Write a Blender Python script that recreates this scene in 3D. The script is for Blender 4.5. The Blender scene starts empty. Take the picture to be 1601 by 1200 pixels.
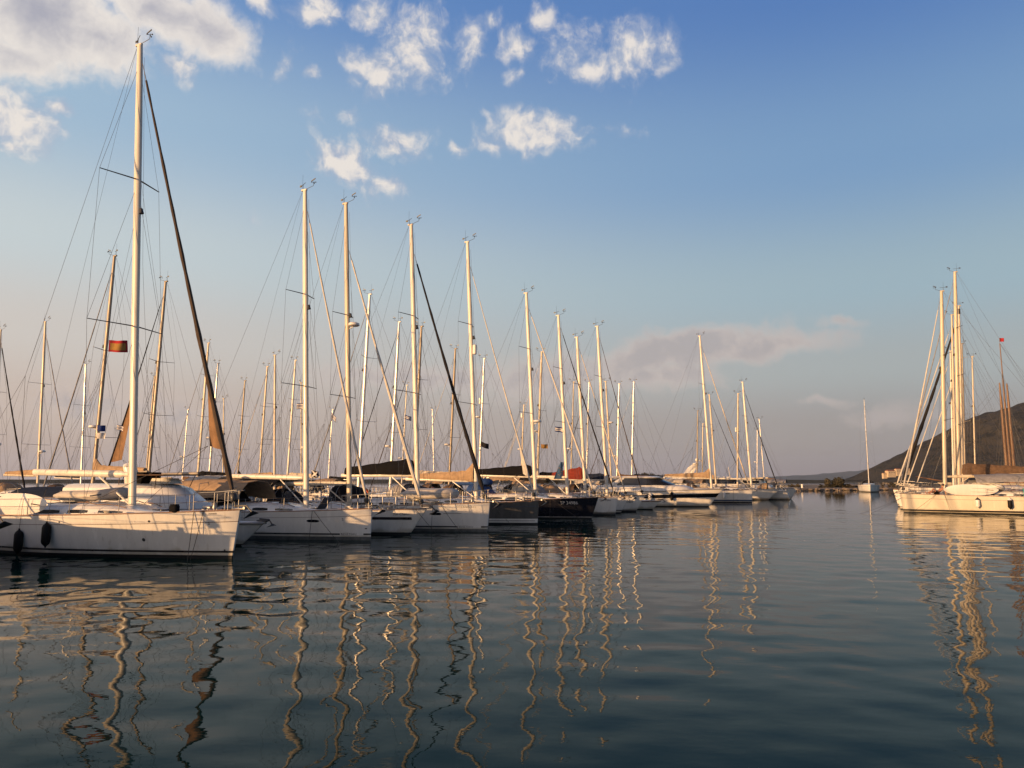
import bpy, math, random
import numpy as np
from mathutils import Vector, Matrix, Quaternion, noise

random.seed(7)
R = math.radians
S = bpy.context.scene
COL = S.collection

# ------------------------------------------------------------------ camera
FPX = 1202.0                       # focal length in photo pixels (1601 wide)
PITCH = math.atan(150 / FPX)
CH = 2.7
cam_d = bpy.data.cameras.new("camera")
cam_d.sensor_width = 36.0
cam_d.lens = 36.0 * FPX / 1601.0
cam_d.clip_start = 0.1
cam_d.clip_end = 60000
cam = bpy.data.objects.new("camera", cam_d)
COL.objects.link(cam)
cam.location = (0, 0, CH)
cam.rotation_euler = (R(90) + PITCH, 0, 0)
S.camera = cam

# ------------------------------------------------------------------ exposure
S.view_settings.view_transform = 'Standard'
S.view_settings.look = 'None'
S.view_settings.gamma = 1.0
S.view_settings.exposure = 0.65
S.render.resolution_x, S.render.resolution_y = 1024, 768

# ------------------------------------------------------------------ sun
SUN_EL = R(6.5)
TO_SUN_H = Vector((-0.80, -0.60)).normalized()
TO_SUN = Vector((TO_SUN_H.x * math.cos(SUN_EL), TO_SUN_H.y * math.cos(SUN_EL), math.sin(SUN_EL)))
sun_d = bpy.data.lights.new("sun", 'SUN')
sun_d.energy = 5.0
sun_d.angle = R(0.6)
sun_d.color = (1.0, 0.58, 0.26)
sun = bpy.data.objects.new("sun", sun_d)
COL.objects.link(sun)
sun.location = (-60, -50, 30)
sun.rotation_euler = (-TO_SUN).to_track_quat('-Z', 'Y').to_euler()


def ray(px, py):
    u = (px - 800.5) / FPX
    v = (600 - py) / FPX
    return Vector((u, math.cos(PITCH) - v * math.sin(PITCH), math.sin(PITCH) + v * math.cos(PITCH)))


def ground(px, py):
    d = ray(px, py)
    return Vector((0, 0, CH)) + d * (-CH / d.z)


def at_depth(px, py, Y):
    d = ray(px, py)
    return Vector((0, 0, CH)) + d * (Y / d.y)


def at_height(px, py, H):
    d = ray(px, py)
    return Vector((0, 0, CH)) + d * ((H - CH) / d.z)


# ------------------------------------------------------------------ world: Nishita sky, haze band, clouds
W = bpy.data.worlds.new("World")
S.world = W
W.use_nodes = True
nt = W.node_tree
nt.nodes.clear()


def nd(tree, typ, **kw):
    n = tree.nodes.new(typ)
    for k, v in kw.items():
        setattr(n, k, v)
    return n


def mth(tree, op, a, b=None, c=None, clamp=False):
    n = tree.nodes.new('ShaderNodeMath')
    n.operation = op
    n.use_clamp = clamp
    for i, x in enumerate((a, b, c)):
        if x is None:
            continue
        if isinstance(x, (int, float)):
            n.inputs[i].default_value = x
        else:
            tree.links.new(x, n.inputs[i])
    return n.outputs[0]


def maprange(tree, x, a, b, c=0.0, d=1.0, smooth=True):
    n = tree.nodes.new('ShaderNodeMapRange')
    n.interpolation_type = 'SMOOTHSTEP' if smooth else 'LINEAR'
    tree.links.new(x, n.inputs['Value'])
    n.inputs['From Min'].default_value = a
    n.inputs['From Max'].default_value = b
    n.inputs['To Min'].default_value = c
    n.inputs['To Max'].default_value = d
    return n.outputs['Result']


def mixc(tree, f, a, b, mode='MIX'):
    n = tree.nodes.new('ShaderNodeMix')
    n.data_type = 'RGBA'
    n.blend_type = mode
    n.clamp_factor = True
    if isinstance(f, (int, float)):
        n.inputs[0].default_value = f
    else:
        tree.links.new(f, n.inputs[0])
    for i, x in ((6, a), (7, b)):
        if isinstance(x, tuple):
            n.inputs[i].default_value = (*x, 1)
        else:
            tree.links.new(x, n.inputs[i])
    return n.outputs[2]


def build_world():
    L = nt.links
    out = nd(nt, 'ShaderNodeOutputWorld')
    bg = nd(nt, 'ShaderNodeBackground')
    bg.inputs['Strength'].default_value = 0.10
    L.new(bg.outputs[0], out.inputs[0])
    sky = nd(nt, 'ShaderNodeTexSky')
    sky.sky_type = 'NISHITA'
    sky.sun_disc = False
    sky.sun_elevation = SUN_EL
    sky.sun_rotation = math.atan2(TO_SUN_H.x, TO_SUN_H.y)
    sky.air_density = 1.0
    sky.dust_density = 1.2
    sky.ozone_density = 1.2
    tc = nd(nt, 'ShaderNodeTexCoord')
    nrm = nd(nt, 'ShaderNodeVectorMath', operation='NORMALIZE')
    L.new(tc.outputs['Generated'], nrm.inputs[0])
    sep = nd(nt, 'ShaderNodeSeparateXYZ')
    L.new(nrm.outputs[0], sep.inputs[0])
    az = mth(nt, 'ARCTAN2', sep.outputs['X'], sep.outputs['Y'])
    el = mth(nt, 'ARCSINE', sep.outputs['Z'])
    # evening sky: colour by height above the horizon, richer blue away from the sun
    ramp = nd(nt, 'ShaderNodeValToRGB')
    cr = ramp.color_ramp
    cr.interpolation = 'EASE'
    stops = SKY_STOPS
    while len(cr.elements) < len(stops):
        cr.elements.new(0.5)
    for e, (p_, c_) in zip(cr.elements, stops):
        e.position = p_
        e.color = (*c_, 1)
    L.new(mth(nt, 'DIVIDE', el, R(60.0), clamp=True), ramp.inputs[0])
    ramp2 = nd(nt, 'ShaderNodeValToRGB')
    cr = ramp2.color_ramp
    cr.interpolation = 'EASE'
    while len(cr.elements) < len(SKY_STOPS_SUN):
        cr.elements.new(0.5)
    for e, (p_, c_) in zip(cr.elements, SKY_STOPS_SUN):
        e.position = p_
        e.color = (*c_, 1)
    L.new(mth(nt, 'DIVIDE', el, R(60.0), clamp=True), ramp2.inputs[0])
    sunward = maprange(nt, az, R(30), R(-42))
    grad = mixc(nt, sunward, ramp.outputs[0], ramp2.outputs[0])
    base = mixc(nt, 0.12, grad, sky.outputs[0])
    # warm glow of the low sun, behind and left of the camera
    dt = nd(nt, 'ShaderNodeVectorMath', operation='DOT_PRODUCT')
    L.new(nrm.outputs[0], dt.inputs[0])
    dt.inputs[1].default_value = tuple(TO_SUN)
    gl = mth(nt, 'POWER', mth(nt, 'MAXIMUM', dt.outputs['Value'], 0.0), 5.0)
    base = mixc(nt, gl, base, (8.5, 5.3, 3.0), 'ADD')
    # clouds
    comb = nd(nt, 'ShaderNodeCombineXYZ')
    L.new(az, comb.inputs[0])
    L.new(el, comb.inputs[1])
    warp = nd(nt, 'ShaderNodeTexNoise')
    warp.inputs['Scale'].default_value = 14
    warp.inputs['Detail'].default_value = 4
    L.new(comb.outputs[0], warp.inputs['Vector'])
    wsub = nd(nt, 'ShaderNodeVectorMath', operation='SUBTRACT')
    L.new(warp.outputs['Color'], wsub.inputs[0])
    wsub.inputs[1].default_value = (0.5, 0.5, 0.5)
    wsc = nd(nt, 'ShaderNodeVectorMath', operation='SCALE')
    L.new(wsub.outputs[0], wsc.inputs[0])
    wsc.inputs['Scale'].default_value = 0.045
    wadd = nd(nt, 'ShaderNodeVectorMath', operation='ADD')
    L.new(comb.outputs[0], wadd.inputs[0])
    L.new(wsc.outputs[0], wadd.inputs[1])

    def blobs(lst):
        cur = None
        for (x, y, rx, ry, rot, w) in lst:
            d = ray(x, y).normalized()
            a0, e0 = math.atan2(d.x, d.y), math.asin(d.z)
            mp = nd(nt, 'ShaderNodeMapping', vector_type='TEXTURE')
            mp.inputs['Location'].default_value = (a0, e0, 0)
            mp.inputs['Rotation'].default_value = (0, 0, R(-rot))
            k = math.cos(math.atan(abs(x - 800) / FPX)) / FPX
            mp.inputs['Scale'].default_value = (rx * k, ry * k, 1)
            L.new(wadd.outputs[0], mp.inputs['Vector'])
            ln = nd(nt, 'ShaderNodeVectorMath', operation='LENGTH')
            L.new(mp.outputs[0], ln.inputs[0])
            v = mth(nt, 'MULTIPLY_ADD', ln.outputs['Value'], -w, w)
            cur = v if cur is None else mth(nt, 'SMOOTH_MAX', cur, v, 0.15)
        return cur
    # billowing break-up noise, sampled twice to shade each puff from the sun's side
    def billow(shift):
        v = nd(nt, 'ShaderNodeVectorMath', operation='ADD')
        L.new(wadd.outputs[0], v.inputs[0])
        v.inputs[1].default_value = shift
        tot = None
        for sc_, k_, dt in ((20, 1.7, 6), (62, .85, 6)):
            n = nd(nt, 'ShaderNodeTexNoise')
            n.inputs['Scale'].default_value = sc_
            n.inputs['Detail'].default_value = dt
            n.inputs['Roughness'].default_value = .58
            L.new(v.outputs[0], n.inputs['Vector'])
            q = mth(nt, 'MULTIPLY', mth(nt, 'SUBTRACT', n.outputs[0], 0.5), k_)
            tot = q if tot is None else mth(nt, 'ADD', tot, q)
        return tot
    brk = billow((0, 0, 0))
    brk_s = billow((-0.010, -0.009, 0))
    relief = mth(nt, 'SUBTRACT', brk, brk_s)
    puffs = blobs(CLOUD_PUFFS)
    field = mth(nt, 'ADD', puffs, brk)
    m1 = maprange(nt, field, -0.04, 1.0)
    m1 = mth(nt, 'MULTIPLY', m1, 0.92)
    thick = mth(nt, 'ADD', mth(nt, 'MULTIPLY', field, .45), mth(nt, 'MULTIPLY', relief, 1.25))
    lit = maprange(nt, thick, -0.10, 0.75)
    ccol = mixc(nt, lit, CLOUD_SHADE, CLOUD_LIT)
    big = blobs(CLOUD_BIG)
    fieldb = mth(nt, 'ADD', big, mth(nt, 'MULTIPLY', brk, 0.62))
    m2 = mth(nt, 'MULTIPLY', maprange(nt, fieldb, 0.0, 0.7), 0.93)
    # the big bank is creamy towards its thin rim and mauve-grey in the thick middle
    core = maprange(nt, mth(nt, 'ADD', big, mth(nt, 'MULTIPLY', brk, 1.3)), 0.35, 1.8)
    core = mth(nt, 'SUBTRACT', core, mth(nt, 'MULTIPLY', relief, .55), clamp=True)
    bcol = mixc(nt, core, CLOUD_LIT, CLOUD_GREY)
    low = blobs(CLOUD_LOW)
    m3 = mth(nt, 'MULTIPLY', maprange(nt, mth(nt, 'ADD', low, mth(nt, 'MULTIPLY', brk, 0.55)), 0.0, 0.6), 0.82)
    lcol = mixc(nt, maprange(nt, mth(nt, 'ADD', low, brk), 0.0, 0.9), CLOUD_LOW_RIM, CLOUD_LOW_CORE)
    c = mixc(nt, m3, base, lcol)
    c = mixc(nt, m2, c, bcol)
    c = mixc(nt, m1, c, ccol)
    L.new(c, bg.inputs['Color'])


# scene-linear radiance x 10 (the background runs at strength 0.10)
def srgb(r, g, b, k=6.37):
    f = lambda c: ((c / 255 + 0.055) / 1.055) ** 2.4 if c > 10 else c / 255 / 12.92
    return (f(r) * k, f(g) * k, f(b) * k)


SKY_STOPS = [(0.0, srgb(156, 142, 146)), (0.06, srgb(158, 149, 152)), (0.13, srgb(168, 172, 174)), (0.22, srgb(158, 180, 192)),
             (0.36, srgb(122, 158, 198)), (0.55, srgb(82, 124, 188)), (0.8, srgb(36, 66, 120)), (1.0, srgb(22, 42, 84))]
SKY_STOPS_SUN = [(0.0, srgb(200, 172, 162)), (0.08, srgb(214, 192, 180)), (0.16, srgb(218, 208, 200)), (0.26, srgb(208, 217, 219)),
                 (0.40, srgb(168, 195, 218)), (0.58, srgb(106, 148, 204)), (0.8, srgb(44, 74, 126)), (1.0, srgb(22, 42, 84))]
CLOUD_LIT = srgb(240, 231, 222)
CLOUD_SHADE = srgb(172, 182, 202)
CLOUD_GREY = srgb(176, 174, 184)
CLOUD_LOW_RIM = srgb(212, 196, 188)
CLOUD_LOW_CORE = srgb(180, 171, 170)
CLOUD_PUFFS = [  # photo px: x, y, rx, ry, tilt, weight
    (280, 108, 40, 28, 10, 1.1), (20, 182, 75, 52, 8, 1.3), (95, 172, 38, 20, 0, .9), (25, 215, 40, 24, 0, .9),
    (492, 8, 58, 34, 0, 1.3), (575, 15, 42, 34, -30, 1.0), (408, 5, 36, 24, 0, 1.0), (446, 88, 16, 34, 30, .55),
    (560, 105, 40, 45, 0, 1.0), (598, 118, 44, 52, 20, 1.4), (640, 75, 62, 52, 30, 1.15), (672, 60, 40, 50, 0, .9), (652, 108, 60, 38, 0, .9),
    (735, 72, 36, 46, 0, .85), (762, 32, 34, 20, -10, .9), (812, 70, 48, 34, 15, 1.0), (800, 122, 28, 18, -20, .6),
    (848, 30, 28, 28, 0, .75), (890, 78, 62, 46, -10, .78), (920, 106, 50, 28, -20, 1.1), (985, 85, 78, 50, -18, 1.15), (1042, 75, 30, 46, 20, .7),
    (965, 42, 40, 20, 0, .75), (825, 212, 100, 44, 4, 1.4), (772, 222, 52, 18, 0, .9), (860, 205, 60, 30, 8, 1.0),
    (540, 262, 92, 40, 24, 1.4), (508, 240, 58, 40, 24, 1.0), (595, 290, 46, 18, 8, 1.0), (625, 226, 66, 34, 4, 1.0), (650, 235, 40, 24, 4, .8), (714, 236, 24, 12, 0, .65),
    (490, 116, 16, 12, 0, .9), (490, 186, 26, 18, 0, .5), (980, 202, 46, 14, 4, .5), (548, 186, 24, 14, 0, .45), (395, 342, 20, 10, 0, .4),
]
CLOUD_BIG = [(60, 20, 190, 92, 8, 1.6), (150, 62, 120, 62, -5, 1.4), (20, 80, 120, 46, 0, 1.1), (325, 48, 100, 66, 22, 1.2), (250, 15, 150, 58, 10, 1.3), (-60, 10, 200, 100, 0, 1.4)]
CLOUD_LOW = [(1090, 545, 170, 42, -8, 1.2), (1000, 560, 120, 44, -10, 1.0), (1200, 535, 150, 24, -3, .9), (1040, 590, 130, 30, 0, .8), (1310, 500, 50, 12, 5, .5),
             (860, 590, 170, 50, -8, .75), (640, 590, 260, 34, 2, .7), (200, 640, 260, 40, 0, .5), (1285, 628, 60, 10, 0, .42), (1390, 645, 90, 22, -6, .3)]
build_world()


# ------------------------------------------------------------------ materials
MATS = {}


def mat(name, c, r=.5, m=0.0, var=.10, sc=2.0, bump=0.0, bsc=30.0, tint=None, streak=False, spec=.5):
    if name in MATS:
        return MATS[name]
    M = bpy.data.materials.new(name)
    M.use_nodes = True
    t = M.node_tree
    b = t.nodes['Principled BSDF']
    b.inputs['Roughness'].default_value = r
    b.inputs['Metallic'].default_value = m
    b.inputs['Specular IOR Level'].default_value = spec
    tc = nd(t, 'ShaderNodeTexCoord')
    no = nd(t, 'ShaderNodeTexNoise')
    no.inputs['Scale'].default_value = sc
    no.inputs['Detail'].default_value = 6
    no.inputs['Roughness'].default_value = .65
    if streak:
        mp = nd(t, 'ShaderNodeMapping')
        mp.inputs['Scale'].default_value = (2.2, 2.2, .35)
        t.links.new(tc.outputs['Object'], mp.inputs[0])
        t.links.new(mp.outputs[0], no.inputs['Vector'])
    else:
        t.links.new(tc.outputs['Object'], no.inputs['Vector'])
    dark = tint if tint else tuple(x * (1 - 2.2 * var) for x in c)
    f = maprange(t, no.outputs[0], .32, .68)
    t.links.new(mixc(t, f, dark, tuple(min(1, x * (1 + .4 * var)) for x in c)), b.inputs['Base Color'])
    rr = maprange(t, no.outputs[0], .3, .7, max(.02, r - .08), min(1, r + .1))
    t.links.new(rr, b.inputs['Roughness'])
    if bump:
        n2 = nd(t, 'ShaderNodeTexNoise')
        n2.inputs['Scale'].default_value = bsc
        n2.inputs['Detail'].default_value = 4
        t.links.new(tc.outputs['Object'], n2.inputs['Vector'])
        bp = nd(t, 'ShaderNodeBump')
        bp.inputs['Strength'].default_value = bump
        bp.inputs['Distance'].default_value = .03
        t.links.new(n2.outputs[0], bp.inputs['Height'])
        t.links.new(bp.outputs[0], b.inputs['Normal'])
    MATS[name] = M
    return M


WHITE = mat('gelcoat_white', (.66, .64, .60), .22, var=.035, sc=1.0, streak=True)
CREAM = mat('gelcoat_cream', (.58, .53, .43), .25, var=.03, sc=1.3, streak=True)
def hull_mat(name, c):
    M = mat(name, c, .2, var=.035, sc=1.0, streak=True)
    t = M.node_tree
    b = t.nodes['Principled BSDF']
    lk = b.inputs['Base Color'].links[0]
    src = lk.from_socket
    tc = nd(t, 'ShaderNodeTexCoord')
    sp = nd(t, 'ShaderNodeSeparateXYZ')
    t.links.new(tc.outputs['Object'], sp.inputs[0])
    n1 = nd(t, 'ShaderNodeTexNoise')
    n1.inputs['Scale'].default_value = 1.6
    n1.inputs['Detail'].default_value = 7
    mp = nd(t, 'ShaderNodeMapping')
    mp.inputs['Scale'].default_value = (1, 1, .3)
    t.links.new(tc.outputs['Object'], mp.inputs[0])
    t.links.new(mp.outputs[0], n1.inputs['Vector'])
    # scum line left by the water, ragged upper edge
    edge = mth(t, 'SUBTRACT', mth(t, 'MULTIPLY_ADD', n1.outputs[0], .55, .04), sp.outputs['Z'])
    g = mth(t, 'MULTIPLY', maprange(t, edge, -.05, .16), .55)
    # thin run marks below the deck edge
    n2 = nd(t, 'ShaderNodeTexNoise')
    n2.inputs['Scale'].default_value = 1.0
    n2.inputs['Detail'].default_value = 5
    mp2 = nd(t, 'ShaderNodeMapping')
    mp2.inputs['Scale'].default_value = (9, 9, .55)
    t.links.new(tc.outputs['Object'], mp2.inputs[0])
    t.links.new(mp2.outputs[0], n2.inputs['Vector'])
    r_ = mth(t, 'MULTIPLY', maprange(t, n2.outputs[0], .60, .74), .30)
    c1 = mixc(t, r_, src, (.36, .31, .24))
    c2 = mixc(t, g, c1, (.30, .25, .16))
    t.links.new(c2, b.inputs['Base Color'])
    return M


HULLW = hull_mat('hull_white', (.66, .64, .60))
HULLC = hull_mat('hull_cream', (.60, .55, .45))
GREYH = mat('gelcoat_grey', (.095, .092, .088), .16, var=.12, sc=1.2, streak=True)
NAVY = mat('gelcoat_navy', (.012, .013, .02), .12, var=.1, sc=1.2)
DECKM = mat('deck_nonslip', (.66, .64, .60), .55, var=.09, sc=5, bump=.15, bsc=120)
ANTIF = mat('antifouling_black', (.012, .013, .015), .6, var=.2, sc=4)
ANTIG = mat('antifouling_grey', (.10, .105, .105), .6, var=.2, sc=4)
STRIPE = mat('stripe_black', (.02, .018, .02), .3)
STRIPEB = mat('stripe_blue', (.03, .055, .12), .3)
STRIPER = mat('stripe_brown', (.10, .055, .045), .35)
TEAK = mat('teak', (.24, .13, .07), .6, var=.2, sc=7)
ALU = mat('mast_white', (.62, .58, .50), .32, var=.05, sc=1.0, streak=True)
ALUC = mat('mast_cream', (.52, .45, .34), .35, var=.08, sc=1.0, streak=True)
ALUB = mat('mast_bronze', (.24, .205, .165), .38, m=.15, var=.08, sc=1.2)
ALUS = mat('mast_silver', (.60, .58, .55), .3, m=.35, var=.06, sc=1.2)
WOODM = mat('mast_wood', (.19, .105, .055), .45, var=.2, sc=6)
STEEL = mat('stainless', (.26, .255, .25), .38, m=.6, var=.05)
WIRE = mat('wire_rope', (.16, .15, .14), .45, m=.5)
DARKM = mat('dark_fitting', (.03, .03, .032), .45)
GLASS = mat('window_dark', (.012, .013, .016), .06, var=.05)
CLOTHK = mat('canvas_black', (.006, .006, .008), .85, var=.2, sc=4, bump=.35, bsc=6, spec=.12)
CLOTHN = mat('canvas_navy', (.015, .022, .045), .85, var=.2, sc=4, bump=.35, bsc=6, spec=.12)
CLOTHT = mat('canvas_tan', (.36, .25, .155), .85, var=.12, sc=4, bump=.4, bsc=6, spec=.12)
CLOTHB = mat('canvas_brown', (.135, .085, .055), .85, var=.15, sc=4, bump=.4, bsc=6, spec=.12)
CLOTHC = mat('canvas_cream', (.56, .48, .37), .85, var=.1, sc=4, bump=.4, bsc=6, spec=.12)
CLOTHR = mat('canvas_red', (.19, .033, .022), .85, var=.15, sc=4, bump=.4, bsc=6, spec=.12)
CLOTHU = mat('canvas_blue', (.03, .07, .2), .85, var=.15, sc=4, bump=.4, bsc=6, spec=.12)
CLOTHG = mat('canvas_grey', (.27, .26, .26), .85, var=.12, sc=4, bump=.4, bsc=6, spec=.12)
CLOTHQ = mat('canvas_teal', (.06, .30, .27), .85, var=.12, sc=4, bump=.4, bsc=6, spec=.12)
SAILW = mat('sail_white', (.56, .52, .45), .7, var=.07, sc=2, bump=.2, bsc=8, spec=.12)
SAILK = mat('sail_uv_black', (.02, .018, .018), .75, var=.15, sc=2, bump=.2, bsc=8, spec=.12)
SAILB = mat('sail_uv_brown', (.075, .055, .042), .75, var=.15, sc=2, bump=.2, bsc=8, spec=.12)
SAILT = mat('sail_uv_tan', (.21, .125, .07), .75, var=.12, sc=2, bump=.2, bsc=8, spec=.12)
PVC = mat('pvc_grey', (.42, .38, .33), .5, var=.1, sc=4)
PVCL = mat('pvc_pale', (.50, .46, .41), .55, var=.12, sc=3)
PVCD = mat('pvc_dark', (.09, .09, .095), .5, var=.1, sc=4)
RUBK = mat('fender_black', (.005, .005, .006), .6, spec=.2)
RUBW = mat('fender_white', (.68, .66, .62), .45)
ROPE = mat('rope_dark', (.06, .052, .045), .9)
ROPEW = mat('rope_pale', (.42, .38, .32), .9)
ORANGE = mat('lifebuoy_orange', (.55, .11, .03), .5)
REDP = mat('plastic_red', (.42, .04, .03), .5)
BLUEF = mat('flag_blue', (.02, .04, .16), .8, spec=.12)
WHITEF = mat('flag_white', (.65, .62, .58), .8, spec=.12)
REDF = mat('flag_red', (.32, .025, .03), .8, spec=.12)
YELF = mat('flag_yellow', (.30, .17, .05), .8, spec=.12)
BLKF = mat('flag_black', (.015, .015, .018), .8, spec=.12)
SKIN = mat('skin', (.40, .19, .11), .5, var=.05)
HAIR = mat('hair', (.03, .02, .014), .7)
CONC = mat('concrete', (.30, .27, .235), .85, var=.15, sc=1.2, bump=.3, bsc=10)


# ------------------------------------------------------------------ mesh helper
class MB:
    def __init__(s):
        s.v, s.f, s.m = [], [], []

    def add(s, vs, fs, m=0):
        o = len(s.v)
        s.v += [tuple(v) for v in vs]
        for f in fs:
            s.f.append(tuple(i + o for i in f))
            s.m.append(m)

    def loft(s, rings, m=0, closed=True, cap0=True, cap1=True):
        n = len(rings[0])
        o = len(s.v)
        for r in rings:
            s.v += [tuple(p) for p in r]
        k = n if closed else n - 1
        for i in range(len(rings) - 1):
            for j in range(k):
                a, b = o + i * n + j, o + i * n + (j + 1) % n
                s.f.append((a, b, b + n, a + n))
                s.m.append(m)
        if closed and cap0:
            s.f.append(tuple(o + j for j in reversed(range(n))))
            s.m.append(m)
        if closed and cap1:
            e = o + (len(rings) - 1) * n
            s.f.append(tuple(e + j for j in range(n)))
            s.m.append(m)

    def tube(s, pts, ra, rb=None, n=8, ref=(0, 1, 0), m=0, cap=True):
        pts = [Vector(p) for p in pts]
        N = len(pts)
        if not hasattr(ra, '__len__'):
            ra = [ra] * N
        if rb is None:
            rb = ra
        elif not hasattr(rb, '__len__'):
            rb = [rb] * N
        rings = []
        ref = Vector(ref)
        for i in range(N):
            t = (pts[min(i + 1, N - 1)] - pts[max(i - 1, 0)])
            if t.length < 1e-9:
                t = Vector((0, 0, 1))
            t.normalize()
            rf = ref
            if abs(t.dot(ref)) > .97:
                rf = Vector((1, 0, 0)) if abs(t.x) < .9 else Vector((0, 0, 1))
            u = t.cross(rf).normalized()      # along ra
            w = t.cross(u).normalized()       # along rb (about ref)
            rings.append([pts[i] + u * (math.cos(2 * math.pi * j / n) * ra[i]) + w * (math.sin(2 * math.pi * j / n) * rb[i]) for j in range(n)])
        s.loft(rings, m, True, cap, cap)

    def box(s, c, sz, m=0, bev=.0, rz=0.0, ry=0.0):
        x, y, z = sz[0] / 2, sz[1] / 2, sz[2] / 2
        b = min(bev, x * .9, y * .9, z * .9)
        M_ = Matrix.Rotation(rz, 3, 'Z') @ Matrix.Rotation(ry, 3, 'Y')
        c = Vector(c)

        def rect(hx, hy, zz, k):
            if b <= 0:
                pts = [(-hx, -hy), (hx, -hy), (hx, hy), (-hx, hy)]
            else:
                pts = [(-hx + b, -hy), (hx - b, -hy), (hx, -hy + b), (hx, hy - b), (hx - b, hy), (-hx + b, hy), (-hx, hy - b), (-hx, -hy + b)]
            return [c + M_ @ Vector((p[0] * k[0], p[1] * k[1], zz)) for p in pts]
        if b <= 0:
            s.loft([rect(x, y, -z, (1, 1)), rect(x, y, z, (1, 1))], m)
        else:
            k = ((x - b * .7) / x, (y - b * .7) / y)
            s.loft([rect(x, y, -z, k), rect(x, y, -z + b, (1, 1)), rect(x, y, z - b, (1, 1)), rect(x, y, z, k)], m)

    def sphere(s, c, r, n=10, k=6, m=0):
        c = Vector(c)
        r = Vector(r) if hasattr(r, '__len__') else Vector((r, r, r))
        rings = []
        for i in range(k + 1):
            a = -math.pi / 2 + math.pi * i / k
            q = max(.02, math.cos(a))
            rings.append([c + Vector((r.x * q * math.cos(2 * math.pi * j / n), r.y * q * math.sin(2 * math.pi * j / n), r.z * math.sin(a))) for j in range(n)])
        s.loft(rings, m)

    def build(s, name, mats, parent=None, smooth=True, ang=38):
        me = bpy.data.meshes.new(name)
        me.from_pydata(s.v, [], s.f)
        if not isinstance(mats, (list, tuple)):
            mats = [mats]
        for m_ in mats:
            me.materials.append(m_)
        if len(mats) > 1:
            me.polygons.foreach_set('material_index', s.m)
        me.update()
        if smooth:
            me.shade_smooth()
            me.set_sharp_from_angle(angle=R(ang))
        o = bpy.data.objects.new(name, me)
        COL.objects.link(o)
        if parent:
            o.parent = parent
        return o


def tag(o, label=None, cat=None, group=None, kind=None):
    if label:
        o['label'] = label
    if cat:
        o['category'] = cat
    if group:
        o['group'] = group
    if kind:
        o['kind'] = kind
    return o


def empty(name, loc, rz=0.0, label=None, cat=None, group=None):
    o = bpy.data.objects.new(name, None)
    o.empty_display_size = .5
    COL.objects.link(o)
    o.location = loc
    o.rotation_euler = (0, 0, rz)
    return tag(o, label, cat, group)


def lerp(a, b, t):
    return a + (b - a) * t


def sst(t):
    t = max(0, min(1, t))
    return t * t * (3 - 2 * t)


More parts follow.
